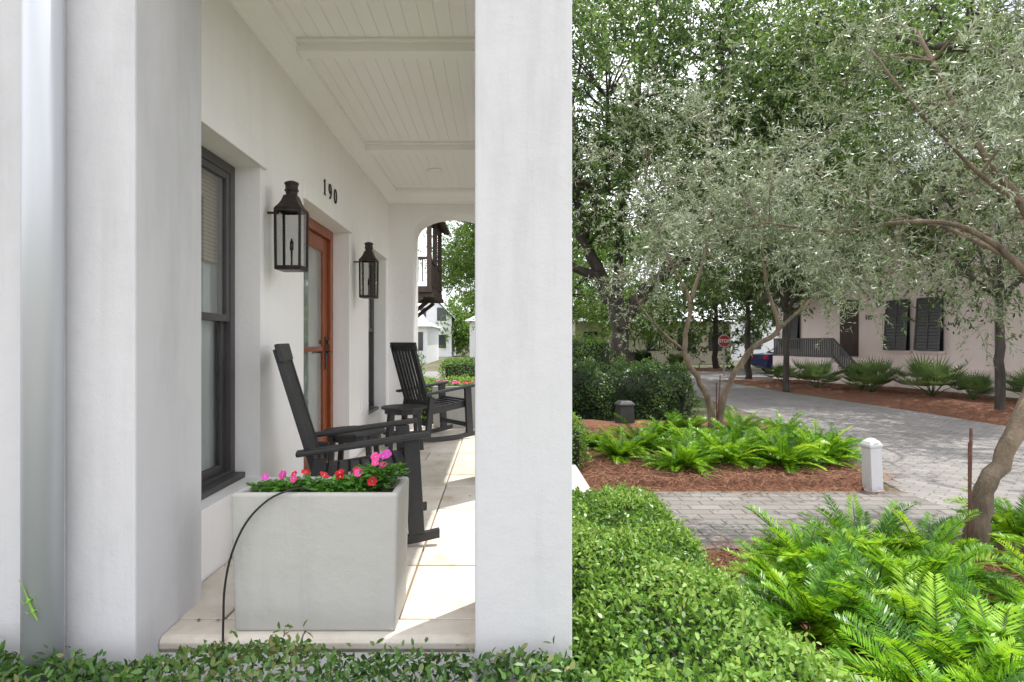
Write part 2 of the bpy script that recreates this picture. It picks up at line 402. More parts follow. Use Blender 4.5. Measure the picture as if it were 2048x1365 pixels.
# ceiling planks
b=B(HO);x=XW+.002
while x<-.085:
    x2=min(x+.092,-.081);b.box(x,x2-.0025,2.6,7.6,3.03,3.045);x+=.092
b.box(XW,-.08,2.6,7.6,3.036,3.06)
b.obj('ceiling',PLANK,house)
for y in (3.80,5.77):
    b=B(HO);b.box(-1.27,-.081,y,y+.11,2.955,3.03);b.box(-1.27,-.081,y-.03,y+.14,3.008,3.03);b.obj('ceiling_beam',PAINT,house,bevel=.004)
b=B(HO)
prof=[(0,2.86),(.022,2.86),(.03,2.89),(.055,2.93),(.09,2.965),(.105,2.985),(.115,2.985),(.115,3.03),(0,3.03)]
b.prism([(XW+p[0]+.001,2.6,p[1]) for p in prof],(0,5,0))
b.prism([(-1.38,7.599-p[0],p[1]-.0015) for p in prof],(1.3,0,0))
b.obj('crown_moulding',PAINT,house)
b=B(HO);b.lathe((-.70,6.7,3.008),[(.085,.02),(.085,.006),(.06,0),(.055,.018)],24);b.obj('ceiling_light',PAINT,house)
# floor
FO=HO
b=B(FO);b.box(-1.62,.265,2.29,8.08,GZ,-.022);b.mi=0;b.obj('porch_slab',[GROUT],house)
b=B(FO)
rows=[2.42,3.0,3.42,4.02,4.62,5.04,5.64,6.06,6.66,7.26,7.68,8.1]
colsA=[-1.375,-.98,-.40,.262];colsB=[-1.375,-1.1,-.68,-.40,.262]
random.seed(3)
for i in range(len(rows)-1):
    cs=colsA if i%2 else colsB
    for j in range(len(cs)-1):
        b.box(cs[j]+.005,cs[j+1]-.005,rows[i]+.006,rows[i+1]-.006,-.03,0-random.uniform(0,.0015))
b.obj('floor_tile',TILE,house,bevel=.004)
b=B(FO)
for xa,xb in ((-1.277,-.745),(-.739,-.084)):
    prof=[(2.415,0),(2.29,0),(2.272,-.006),(2.262,-.02),(2.262,-.04),(2.272,-.055),(2.29,-.06),(2.415,-.06)]
    b.smooth=False;b.prism([(xa,y,z) for y,z in prof],(xb-xa,0,0))
b.obj('nosing',TILE,house,bevel=.003)
b=B(FO);b.box(-1.277,-.083,2.275,2.5,GZ,-.062);b.obj('riser',STUCCO,house)
b=B(FO);b.box(-1.60,XW-.001,DR[0],DR[1],-.02,.02);b.obj('threshold',TILE,house)
b=B(HO);b.box(.267,.62,5.25,6.9,GZ,-.15);b.box(.62,.9,5.25,6.9,GZ,-.30);b.obj('step',CONC,house,bevel=.01)
# windows
def window(a,c,z0,z1,full=True):
    wo=(-1.525,(a+c)/2,z0)
    e=bpy.data.objects.new('window',None);col.objects.link(e);e.parent=house;e.location=Vector(wo)-Vector(HO)
    X=-1.525
    b=B(wo);fw=.055
    for (ya,yb,za,zb) in ((a+.001,a+fw,z0,z1-.001),(c-fw,c-.001,z0,z1-.001),(a+fw,c-fw,z1-fw,z1-.001),(a+fw,c-fw,z0,z0+.05)):
        b.box(X-.08,X,ya,yb,za,zb)
    b.obj('frame',CHARC,e,bevel=.004)
    b=B(wo);b.box(X-.02,XW-.085,a+.003,c-.003,z0-.0005,z0+.032);b.obj('sill',CHARC,e,bevel=.004)
    zm=1.23;s=.04
    b=B(wo)
    for (xx,za,zb) in ((X-.035,zm,z1-fw),(X-.065,z0+.05,zm+.045)):
        ya,yb=a+fw,c-fw
        b.box(xx,xx+.028,ya,ya+s,za,zb);b.box(xx,xx+.028,yb-s,yb,za,zb);b.box(xx,xx+.028,ya+s,yb-s,zb-s,zb);b.box(xx,xx+.028,ya+s,yb-s,za,za+s)
    b.obj('sash',CHARC,e,bevel=.003)
    b=B(wo);b.box(X-.023,X-.020,a+fw+s,c-fw-s,zm+s,z1-fw-s);b.box(X-.053,X-.050,a+fw+s,c-fw-s,z0+.05+s,zm)
    b.obj('glass',GLASS,e)
    b=B(wo);n=60
    vs=[];fs=[]
    for i in range(n+1):
        y=a+(c-a)*i/n;x=X-.105+.010*math.sin(i*1.1)+.004*math.sin(i*2.7)
        vs+=[(x,y,z0),(x,y,z1)]
    for i in range(n):fs.append((2*i,2*i+2,2*i+3,2*i+1))
    b.smooth=True;b.add(vs,fs);b.obj('curtain',CURT,e,recalc=False)
    b=B(wo)
    b.box(X-.083,X-.078,a+.06,c-.06,z1-.52,z1-.06);b.box(X-.088,X-.074,a+.06,c-.06,z1-.57,z1-.52);b.obj('woven_shade',WOVEN,e)
window(*W1);window(*W2)
# door
do=(-1.557,4.925,.02);e=bpy.data.objects.new('door',None);col.objects.link(e);e.parent=house;e.location=Vector(do)-Vector(HO)
a,c=DR[0],DR[1];X=-1.557
b=B(do);j=.085
b.box(X-.08,X+.03,a+.001,a+j,.021,2.129);b.box(X-.08,X+.03,c-j,c-.001,.021,2.129);b.box(X-.08,X+.03,a+j,c-j,2.129-j,2.129)
b.obj('frame',WOOD,e,bevel=.005)
b=B(do);ya,yb=a+j+.003,c-j-.003;za,zb=.028,2.129-j-.003;s=.125
b.box(X-.045,X,ya,ya+s,za,zb);b.box(X-.045,X,yb-s,yb,za,zb);b.box(X-.045,X,ya+s,yb-s,zb-s,zb);b.box(X-.045,X,ya+s,yb-s,za,za+.24)
b.box(X-.04,X-.005,ya+s,yb-s,1.03,1.07)
b.obj('leaf',WOOD,e,bevel=.005)
b=B(do);b.box(X-.016,X-.012,ya+s,yb-s,za+.24,zb-s);b.obj('glass',GLASS,e)
b=B(do);vs=[];fs=[];n=60
for i in range(n+1):
    y=ya+(yb-ya)*i/n;x=X-.06+.006*math.sin(i*1.3);vs+=[(x,y,za),(x,y,zb)]
for i in range(n):fs.append((2*i,2*i+2,2*i+3,2*i+1))
b.smooth=True;b.add(vs,fs);b.obj('curtain',CURT,e,recalc=False)
b=B(do);hy=yb-.06
b.box(X,X+.012,hy-.028,hy+.028,.86,1.16)
b.tube([(X+.01,hy,1.02),(X+.055,hy,1.02)],.011,8);b.tube([(X+.055,hy,1.02),(X+.055,hy-.12,1.015)],[.011,.008],8)
b.tube([(X+.01,hy,1.11),(X+.03,hy,1.11)],.02,12)
b.obj('handle',BRASS,e,bevel=.002)
b=B(HO);b.box(XW,XW+.012,6.03,6.10,.40,.52);b.obj('outlet_cover',PAINT,house,bevel=.003)
# house number with serif strokes
def band(b,pts,ws,x0,x1):
    n=len(pts);vs=[]
    for i,(y,z) in enumerate(pts):
        a=pts[max(i-1,0)];c=pts[min(i+1,n-1)];t=Vector((c[0]-a[0],c[1]-a[1])).normalized();nn=Vector((-t.y,t.x));w_=ws[i]/2
        for s_ in (-1,1):
            for xx in (x0,x1): vs.append((xx,y+nn.x*w_*s_,z+nn.y*w_*s_))
    fs=[]
    for i in range(n-1):
        o=4*i;fs+=[(o,o+4,o+5,o+1),(o+2,o+3,o+7,o+6),(o,o+2,o+6,o+4),(o+1,o+5,o+7,o+3)]
    fs+=[(0,1,3,2),(4*n-4,4*n-2,4*n-1,4*n-3)]
    b.add(vs,fs)
x0,x1=XW+.003,XW+.009;h=.122;zb_=2.285
def P_(cy,pts): return [(cy+p[0],zb_+p[1]) for p in pts]
def ell_(cy,cz,ry,rz,a0,a1,n=26,wf=lambda a:.006+.015*abs(math.cos(a))):
    pts=[];ws=[]
    for i in range(n+1):
        a=a0+(a1-a0)*i/n;pts.append((cy+ry*math.cos(a),cz+rz*math.sin(a)));ws.append(wf(a))
    return pts,ws
cy=4.78;b=B(HO)
band(b,P_(cy,[(0,.004),(0,h)]),[.021,.021],x0,x1);band(b,P_(cy,[(-.022,.003),(.022,.003)]),[.006,.006],x0+.001,x1+.001);band(b,P_(cy,[(0.004,h-.004),(-.020,h-.016),(-.036,h-.026)]),[.014,.010,.005],x0+.002,x1+.002)
b.obj('numeral_one',CABLE,house)
cy=4.93;b=B(HO)
p,w_=ell_(cy,zb_+.084,.030,.036,0,2*math.pi);band(b,p,w_,x0,x1)
p=[(cy+.030,zb_+.084),(cy+.030,zb_+.058),(cy+.021,zb_+.028),(cy+.002,zb_+.006),(cy-.024,zb_+.006)];band(b,p,[.019,.018,.015,.009,.010],x0+.001,x1+.001)
b.obj('numeral_nine',CABLE,house)
cy=5.09;b=B(HO)
p,w_=ell_(cy,zb_+.061,.034,.057,0,2*math.pi,30);band(b,p,w_,x0,x1)
b.obj('numeral_zero',CABLE,house)
# downspout
b=B(HO);b.tube([(-1.555,2.05,GZ),(-1.555,2.05,4)],.060,28)
b.obj('downspout',PIPE,house)
# ------------------------------------------------------------ lantern
def lantern(loc):
    L=thing('wall_lantern',loc,'aged copper gas lantern hung on the white porch wall','lantern',group='copper lanterns beside the front door')
    b=B();h=.355;w0=.070;w1=.073
    cs=[(-1,-1),(1,-1),(1,1),(-1,1)]
    for sx,sy in cs: b.beam((sx*w0,sy*w0,.0),(sx*w1,sy*w1,h),.013,.013,(0,1,0))
    for i in range(4):
        p,q=cs[i],cs[(i+1)%4]
        b.beam((p[0]*w0*1.03,p[1]*w0*1.03,.01),(q[0]*w0*1.03,q[1]*w0*1.03,.01),.012,.022)
        b.beam((p[0]*w1*1.0,p[1]*w1*1.0,h),(q[0]*w1*1.0,q[1]*w1*1.0,h),.012,.016)
    b.box(-w0,w0,-w0,w0,-.004,.006)
    b.obj('frame',COPPER,L)
    b=B()
    r2=math.sqrt(2)
    b.lathe((0,0,h),[(.076*r2,.006),(.074*r2,.012),(.060*r2,.030),(.047*r2,.055),(.040*r2,.078),(.036*r2,.09)],4)
    b.lathe((0,0,h+.08),[(.038,0),(.040,.008),(.034,.012),(.034,.034),(.041,.038),(.041,.046),(.037,.05),(.037,.074),(.042,.078),(.042,.088),(.02,.098)],20)
    b.obj('hood',COPPER,L)
    b=B()
    for i in range(4):
        p,q=cs[i],cs[(i+1)%4]
        b.add([(p[0]*w0,p[1]*w0,.015),(q[0]*w0,q[1]*w0,.015),(q[0]*w1,q[1]*w1,h-.01),(p[0]*w1,p[1]*w1,h-.01)],[(0,1,2,3)])
    b.obj('glass',LGLASS,L,recalc=False)
    b=B();b.tube([(0,0,.005),(0,0,.12)],.006,8);b.tube([(0,0,.12),(0,0,.17)],.011,10);b.tube([(0,0,.17),(0,0,.19)],[.008,.004],8)
    b.obj('burner',BRASS,L)
    b=B();b.box(-.145,-.079,-.008,.008,.338,.350);b.obj('bracket',COPPER,L)
    return L
lan=lantern((-1.235,3.60,1.545))
clone(lan,(-1.235,5.76,1.535))
# ------------------------------------------------------------ rocking chairs
def rocker(loc,rot,label):
    C=thing('rocking_chair',loc,label,'rocking chair',rot,'black porch rocking chairs')
    hw=.275
    def runz(x): return .022+ .20*((x+.05)**2)
    for s in (-1,1):
        b=B();n=18;xs=[-.55+.94*i/n for i in range(n+1)];t=.045
        poly=[(x,runz(x)-.02) for x in xs]+[(x,runz(x)+.03) for x in xs[::-1]]
        b.prism([(x,s*hw-.018,z) for x,z in poly],(0,.036,0));b.obj('rocker',CHAIRM,C,bevel=.004)
        b=B();b.beam((.265,s*hw,runz(.25)+.02),(.235,s*hw,.585),.036,.085,(1,0,0));b.obj('leg',CHAIRM,C,bevel=.004)
        b=B();b.beam((-.30,s*hw,runz(-.30)+.02),(-.245,s*hw,.50),.036,.065,(1,0,0));b.obj('leg',CHAIRM,C,bevel=.004)
        b=B();b.beam((-.36,s*(hw+.025),.535),(.33,s*(hw+.025),.612),.085,.026);b.obj('armrest',CHAIRM,C,bevel=.008)
    b=B()
    for s in (-1,1):
        b.beam((-.27,s*(hw-.04),.335),(.25,s*(hw-.04),.40),.03,.075)
    for i in range(9):
        t=i/8;x=-.25+.51*t;z=.378+.062*t - .02*math.sin(t*math.pi)
        b.beam((x,-hw+.02,z),(x,hw-.02,z),.05,.02)
    b.beam((.268,-hw+.02,.395),(.268,hw-.02,.395),.022,.075)
    b.beam((.235,-hw,.16),(.235,hw,.16),.025,.05);b.beam((-.275,-hw,.2),(-.275,hw,.2),.025,.05)
    b.obj('seat',CHAIRM,C,bevel=.004)
    b=B()
    def bp(t,y): return (-.25-.20*t-.02*t*t,y,.36+.74*t)
    for s in (-1,1): b.beam(bp(0,s*(hw-.03)),bp(.97,s*(hw-.03)),.042,.034,(1,0,0))
    for i in range(6):
        y=-.175+.07*i;b.beam(bp(.08,y),bp(.93,y),.045,.016,(1,0,0))
    p=bp(.94,0);b.beam((p[0]+.01,-hw-.005,p[2]),(p[0]+.01,hw+.005,p[2]),.026,.10,(-.26,0,1))
    p=bp(.08,0);b.beam((p[0]+.01,-hw+.03,p[2]),(p[0]+.01,hw-.03,p[2]),.028,.06,(-.26,0,1))
    b.obj('backrest',CHAIRM,C,bevel=.005)
    return C
ch=rocker((-.765,3.48,0),math.radians(14),'black slatted rocking chair beside the dark framed window')
clone(ch,(-.70,6.98,0),math.radians(38),'black slatted rocking chair near the far porch arch')
# side tables
def table(loc):
    T=thing('side_table',loc,'small round black slatted side table on porch tiles','table',group='round black side tables')
    b=B();r=.235
    for i in range(7):
        y=-r+.034+i*.0672
        ya,yb=y-.031,y+.031
        xa=math.sqrt(max(.004,r*r-ya*ya));xb=math.sqrt(max(.004,r*r-yb*yb))
        b.prism([(-xa,ya,.415),(xa,ya,.415),(xb,yb,.415),(-xb,yb,.415)],(0,0,.022))
    b.obj('table_top',CHAIRM,T,bevel=.003)
    b=B()
    n=24
    for i in range(n):
        a0=2*math.pi*i/n;a1=2*math.pi*(i+1)/n
        b.beam((.19*math.cos(a0),.19*math.sin(a0),.39),(.19*math.cos(a1),.19*math.sin(a1),.39),.02,.045)
    b.obj('apron',CHAIRM,T)
    for sx in (-1,1):
        for sy in (-1,1):
            b=B();b.beam((sx*.13,sy*.13,.41),(sx*.16,sy*.16,0),.04,.04,(1,0,0));b.obj('leg',CHAIRM,T,bevel=.004)
    b=B();b.beam((-.145,-.145,.14),(.145,.145,.14),.03,.03);b.beam((-.145,.145,.14),(.145,-.145,.14),.03,.028);b.obj('stretcher',CHAIRM,T)
    return T
tb=table((-1.10,4.62,0));clone(tb,(-.98,6.28,0),.3)
# ------------------------------------------------------------ planters
def planter(loc,label):
    Pn=thing('planter_box',loc,label,'planter',group='pale concrete planter boxes')
    b=B();w=.322;wb=.31;d=.15;db=.142;h=.535;t=.032
    o=[(-wb,-db,0),(wb,-db,0),(wb,db,0),(-wb,db,0)];tp=[(-w,-d,h),(w,-d,h),(w,d,h),(-w,d,h)]
    it=[(-w+t,-d+t,h),(w-t,-d+t,h),(w-t,d-t,h),(-w+t,d-t,h)];ib=[(x,y,h-.1) for x,y,z in it]
    b.add(o+tp+it+ib,[(3,2,1,0)]+[(i,(i+1)%4,4+(i+1)%4,4+i) for i in range(4)]+[(4+i,4+(i+1)%4,8+(i+1)%4,8+i) for i in range(4)]+[(8+i,8+(i+1)%4,12+(i+1)%4,12+i) for i in range(4)]+[(12,13,14,15)])
    b.obj('box',PLANTER,Pn,bevel=.012,seg=3)
    b=B();b.box(-w+t+.001,w-t-.001,-d+t+.001,d-t-.001,h-.095,h-.045);b.obj('soil',SOIL,Pn)
    return Pn
pl=planter((-.704,2.452,0),'pale concrete planter box of red and pink flowers')
clone(pl,(-.52,7.9,0),0,'pale concrete planter box under the porch arch')
def petals(name,m):
    b=B();r=.021
    for k in range(5):
        a=2*math.pi*k/5;ca,sa=math.cos(a),math.sin(a);ring=[]
        for (u,v) in ((.003,0),(.010,-.008),(.018,-.0115),(.0235,-.007),(.0245,.003),(.021,.010),(.012,.009)):
            ring.append((u*ca-v*sa,u*sa+v*ca,.002+u*.12+(.0006*k)))
        b.add(ring,[tuple(range(len(ring)))])
    b.mi=1;b.lathe((0,0,.003),[(.003,0),(.002,.003)],8)
    b.tube([(0,0,.003),(0,0,-.03)],.0012,5)
    me=b.obj(name,[m,SIGNW],recalc=False);d=me.data;bpy.data.objects.remove(me);return d
FM=[petals('flower',m) for m in (FRED,FPINK,FMAG,FRED2)]
def vinca(loc,seed,nfl,label,fc=None,top=.05,n=170):
    rg=np.random.default_rng(seed);V=thing('flowering_plant',loc,label,'flower',group='vinca plants in the planters')
    a=rg.uniform(0,6.28,n);r=rg.uniform(0,.08,n);P=np.c_[r*np.cos(a),r*np.sin(a)*.75,rg.uniform(-.01,top-.02,n)]
    D=np.c_[np.cos(a)+rg.normal(0,.5,n),np.sin(a)+rg.normal(0,.5,n),rg.normal(.35,.3,n)]
    N=np.c_[rg.normal(0,.3,n),rg.normal(0,.3,n),np.ones(n)]
    leafmesh('foliage',P,D,N,rg.uniform(.026,.046,n),rg.uniform(.012,.019,n),[VINCA,VINCA],rg.uniform(0,1,n),V,hexa=True)
    for i in range(nfl):
        aa=rg.uniform(0,6.28);rr_=rg.uniform(.02,.08);o=bpy.data.objects.new('flower',FM[int(rg.choice(fc or [0,1,2,3]))]);col.objects.link(o);o.parent=V
        o.location=(rr_*math.cos(aa),rr_*math.sin(aa)*.75,rg.uniform(top-.005,top+.028));o.rotation_euler=(rg.uniform(.2,1.2),rg.uniform(-.4,.4),rg.uniform(-.6,.6));s=rg.uniform(.6,.9);o.scale=(s,s,s)
for i,(x,y,dz,nf,fc) in enumerate([(-.92,2.46,0,2,[1,2]),(-.85,2.43,.005,2,[1,2]),(-.765,2.47,.01,2,[3,0]),(-.68,2.43,.005,2,[0,3]),(-.60,2.46,.015,3,[0,0,3]),(-.54,2.42,.005,2,[0]),(-.50,2.46,.035,3,[0,1]),(-.465,2.44,.075,5,[1,1,2])]):
    vinca((x,y,.505+dz),20+i,nf,'bushy vinca with red and pink blooms in a planter',fc)
for i,x in enumerate((-.72,-.55,-.38)):
    vinca((x,7.9,.52),40+i,9,'pink and red vinca in the far planter')
# cable
b=B((-.81,2.28,0));pts=[(-.70,2.40,.50),(-.76,2.34,.545),(-.81,2.293,.545),(-.88,2.285,.51),(-.955,2.28,.43),(-1.01,2.278,.31),(-1.035,2.275,.18),(-1.037,2.27,.07),(-1.035,2.262,.01),(-1.03,2.25,-.06),(-1.02,2.22,-.2)]
def smooth(pts,k=6):
    out=[];p=[Vector(q) for q in pts]
    for i in range(len(p)-1):
        p0=p[max(i-1,0)];p1=p[i];p2=p[i+1];p3=p[min(i+2,len(p)-1)]
        for j in range(k):
            t=j/k;out.append(.5*((2*p1)+(p2-p0)*t+(2*p0-5*p1+4*p2-p3)*t*t+(3*p1-p0-3*p2+p3)*t**3))
    out.append(p[-1]);return out
b.tube(smooth(pts),.0042,8);tag(b.obj('irrigation_cable',CABLE,loc=(-.81,2.28,0)),'thin black cable draped over the concrete planter','cable')
# lizard
me=bpy.data.meshes.new('lizard')
LZ=[((0,0,.10),.0010),((.012,0,.085),.0014),((.020,0,.065),.0022),((.028,0,.045),.0032),((.034,0,.03),.0050),((.042,0,.010),.0058),((.048,0,-.006),.0042),((.054,0,-.018),.0048),((.064,0,-.036),.0018),
 ((.018,-.002,.018),.0016),((.012,-.001,.034),.0012),((.050,-.002,.042),.0016),((.058,-.001,.028),.0012),((.034,-.002,-.012),.0015),((.022,-.001,-.006),.0011),((.062,-.002,.004),.0015),((.070,-.001,-.006),.0011)]
ed=[(i,i+1) for i in range(8)]+[(4,9),(9,10),(4,11),(11,12),(6,13),(13,14),(6,15),(15,16)]
me.from_pydata([p for p,r in LZ],ed,[])
lz=bpy.data.objects.new('lizard',me);col.objects.link(lz);lz.location=(-1.585,1.985,.23);me.materials.append(LIZ)
sk=lz.modifiers.new('skin','SKIN')
try:
    for i,(p,r) in enumerate(LZ): me.skin_vertices[0].data[i].radius=(r,r*.8)
    me.skin_vertices[0].data[4].use_root=True
except Exception as ex: print('skin',ex)
lz.modifiers.new('sub','SUBSURF').levels=1
tag(lz,'small green anole lizard clinging to the downspout','lizard')
# ------------------------------------------------------------ hedges
def hedge(name,x0,x1,y0,y1,z0,z1,n,L,W,m,label,cat='hedge',amp=.04,rnd_r=.15,up=.6,hexa=True,seed=0,depth=.09,group=None,shape=None):
    rg=np.random.default_rng(seed+100)
    dx,dy,dz=x1-x0,y1-y0,z1-z0
    A=np.array([dx*dy*1.3,dy*dz,dy*dz,dx*dz,dx*dz]);f=rg.choice(5,n,p=A/A.sum())
    u=rg.uniform(0,1,n);v=rg.uniform(0,1,n);P=np.zeros((n,3));N=np.zeros((n,3))
    t=f==0;P[t]=np.c_[x0+dx*u,y0+dy*v,np.full(n,z1)][t];N[t]=(0,0,1)
    for k,(xx,nx) in ((1,(x0,-1)),(2,(x1,1))):
        s=f==k;P[s]=np.c_[np.full(n,xx),y0+dy*u,z0+dz*v][s];N[s]=(nx,0,0)
    for k,(yy,ny) in ((3,(y0,-1)),(4,(y1,1))):
        s=f==k;P[s]=np.c_[x0+dx*u,np.full(n,yy),z0+dz*v][s];N[s]=(0,ny,0)
    c=np.array([(x0+x1)/2,(y0+y1)/2,z0]);h=np.array([dx/2,dy/2,dz])
    q=P-c;inner=np.maximum(h-rnd_r,0.01);cl=np.c_[np.clip(q[:,0],-inner[0],inner[0]),np.clip(q[:,1],-inner[1],inner[1]),np.clip(q[:,2],0,inner[2])]
    dv=q-cl;ln=np.linalg.norm(dv,axis=1,keepdims=True);un=dv/np.maximum(ln,1e-6)
    P=c+cl+un*np.minimum(ln,rnd_r);N=un
    wob=amp*(np.sin(P[:,0]*6.1+P[:,1]*3.3)+np.sin(P[:,1]*8.7-P[:,0]*4+P[:,2]*5)+np.sin(P[:,0]*17+P[:,2]*13)*.5+np.sin(P[:,1]*23+P[:,0]*9)*.4)*.5
    off=wob-rg.exponential(depth*.5,n)+rg.uniform(0,.02,n)+(rg.uniform(0,1,n)<.08)*rg.uniform(0,.06,n)
    P=P+N*off[:,None]
    D=rg.normal(0,1,(n,3))*.8+N*.35+np.array([0,0,.25]);NN=N*up+rg.normal(0,.45,(n,3))+np.array([0,0,.3])
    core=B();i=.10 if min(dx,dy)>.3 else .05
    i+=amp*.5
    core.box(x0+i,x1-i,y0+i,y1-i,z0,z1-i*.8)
    loc=Vector(((x0+x1)/2,(y0+y1)/2,z0))
    core.v=[tuple(Vector(vv)-loc) for vv in core.v]
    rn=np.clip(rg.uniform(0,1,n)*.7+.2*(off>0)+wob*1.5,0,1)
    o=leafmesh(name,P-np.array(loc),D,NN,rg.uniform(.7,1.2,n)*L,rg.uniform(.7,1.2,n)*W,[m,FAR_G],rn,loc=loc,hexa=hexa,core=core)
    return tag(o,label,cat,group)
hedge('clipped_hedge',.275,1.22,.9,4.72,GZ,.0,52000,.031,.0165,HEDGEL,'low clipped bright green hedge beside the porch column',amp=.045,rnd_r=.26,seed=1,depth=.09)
hedge('low_shrub',-3.2,.30,1.42,2.08,GZ,.065,22000,.032,.016,HEDGEL2,'low leafy shrub growing along the porch edge','shrub',amp=.035,rnd_r=.1,seed=2,depth=.05)
hedge('clipped_hedge',.3,1.1,7.1,10.5,GZ,.12,9000,.035,.02,HEDGEL,'low clipped hedge along the porch front',seed=3,hexa=False)
hedge('clipped_hedge',1.0,3.9,11.8,13.2,GZ,.58,22000,.065,.034,DHEDGE,'dark clipped hedge behind the mulch bed',seed=4,hexa=False,amp=.17,depth=.25,rnd_r=.4)
hedge('clipped_hedge',-1.3,1.0,13.5,15.5,GZ,.66,9000,.05,.028,HEDGEL,'clipped hedge past the porch arch',seed=5,hexa=False)
hedge('clipped_hedge',-2.6,.6,10.3,11.3,GZ,.42,12000,.045,.024,HEDGEL,'bright clipped hedge beyond the arch planter',seed=6,hexa=False)
hedge('garden_shrub',-2.7,-1.6,12.2,13.0,GZ,1.0,5000,.05,.03,BRIGHTL,'rounded leafy shrub beyond the porch arch','shrub',seed=7,hexa=False,rnd_r=.45,amp=.1)
hedge('garden_shrub',1.6,3.0,15,16.5,GZ,1.2,8000,.06,.035,BRIGHTL,'tall light green shrub behind the hedge','shrub',seed=8,hexa=False,rnd_r=.6,amp=.15)
hedge('garden_shrub',7.2,8.6,33,34,GZ,.5,4000,.09,.05,DHEDGE,'low dark shrub across the side street','shrub',seed=9,hexa=False,rnd_r=.3,amp=.1)
hedge('garden_shrub',-.9,.2,8.6,9.3,GZ,.25,4000,.04,.022,BRIGHTL,'small bright shrub outside the porch arch','shrub',seed=10,hexa=False,rnd_r=.3,amp=.08)
# ------------------------------------------------------------ ferns
def fern(seed,nf=30,size=.50):
    rg=np.random.default_rng(seed);P=[];D=[];N=[];L=[];W=[];rn=[];b=B()
    for i in range(nf):
        az_=2*math.pi*i*.382+rg.uniform(-.3,.3);e0=math.radians(rg.uniform(10,70));drop=math.radians(rg.uniform(20,80));ln=size*rg.uniform(.6,1.12)
        h=np.array([math.cos(az_),math.sin(az_),0]);side=np.array([-h[1],h[0],0]);up=np.array([0,0,1.]);steps=40
        p=h*.03+up*.03;pts=[p.copy()];base=rg.uniform(.0,.95);tw=rg.uniform(-.6,.6);sway=rg.uniform(-.6,.6)
        for s in range(steps):
            t=s/steps;e=e0-drop*t**1.5;e=max(e,-.35);hh=h*math.cos(sway*t)+side*math.sin(sway*t);d=hh*math.cos(e)+up*math.sin(e);nn=-hh*math.sin(e)+up*math.cos(e)
            sd0=np.cross(nn,d)*1.0
            sd_=sd0*math.cos(tw*t)+nn*math.sin(tw*t)
            p=p+d*ln/steps;pts.append(p.copy())
            if t>.10:
                sh=min(1,(t-.02)/.16)*(1-max(0,(t-.6)/.45)**2*.8)
                for sg in (-1,1):
                    P.append(p.copy());D.append(sd_*sg*1+d*(.45+.5*t)+nn*rg.uniform(.15,.55)+rg.normal(0,.09,3));N.append(nn+sd_*sg*-.35)
                    L.append(max(.018,.078*sh*rg.uniform(.85,1.1)));W.append(.0105);rn.append(min(1,max(0,base+rg.normal(0,.14)-.25*(t<.3))))
        b.tube(pts[::7],[.004,.004,.0035,.003,.0025,.002,.0015][:len(pts[::7])],4,cap=False)
    c=b
    return np.array(P),np.array(D),np.array(N),np.array(L),np.array(W),np.array(rn),c
fern_src=[]
GF='coontie ferns in the mulch beds'
for k in range(4):
    P,D,N,L,W,rn,c=fern(60+k,48+3*k)
    o=leafmesh('fern_plant',P,D,N,L,W,[FERN,FERN],rn,core=c,fold=.08,curl=.06);tag(o,'bright green arching fern in pine straw mulch','fern',GF);fern_src.append(o)
fp=[(1.95,3.75,1.0),(2.4,3.95,1.05),(2.85,4.0,.9),(1.62,3.1,.9),(2.4,3.4,1.1),(2.0,2.95,1.05),(1.75,2.35,1.05),(2.35,2.65,1.1),(1.55,1.95,.85),(3.9,4.5,1.0),(3.0,3.15,1.0),(2.2,1.95,1.05),(1.62,1.5,.85),(2.7,2.2,1.05),(2.75,2.85,1.0),(3.6,3.75,.85),(1.7,3.5,.85),(2.05,2.45,1.0),(1.95,1.75,.95),(2.15,3.4,1.0),(1.9,2.1,1.0),(2.5,2.3,1.0),
 (1.55,7.6,.9),(2.15,7.0,1.05),(2.75,7.25,1.1),(3.4,7.1,1.1),(3.95,7.35,1.1),(2.0,8.2,1.1),(2.7,8.3,1.1),(3.75,8.3,1.1),(4.35,8.2,1.0),(3.1,9.8,1.0),(4.4,9.2,1.0),(2.6,9.4,.9),(2.5,7.7,1.05),(4.3,7.7,1.0),(1.35,8.3,.85),(3.2,8.0,1.1),(3.9,9.7,1.0),(3.1,7.6,1.05),(3.6,7.7,1.05),(2.0,4.15,.6)]
for i,(x,y,s) in enumerate(fp):
    if i<4: o=fern_src[i];o.location=(x,y,GZ+.05);o.rotation_euler=(0,0,i*1.3);o.scale=(s,s,s)
    else:
        o=fern_src[i%4].copy();col.objects.link(o);o.location=(x,y,GZ+.05);o.rotation_euler=(random.uniform(-.08,.08),random.uniform(-.08,.08),i*2.1);o.scale=(s,s,s*random.uniform(.85,1.05))
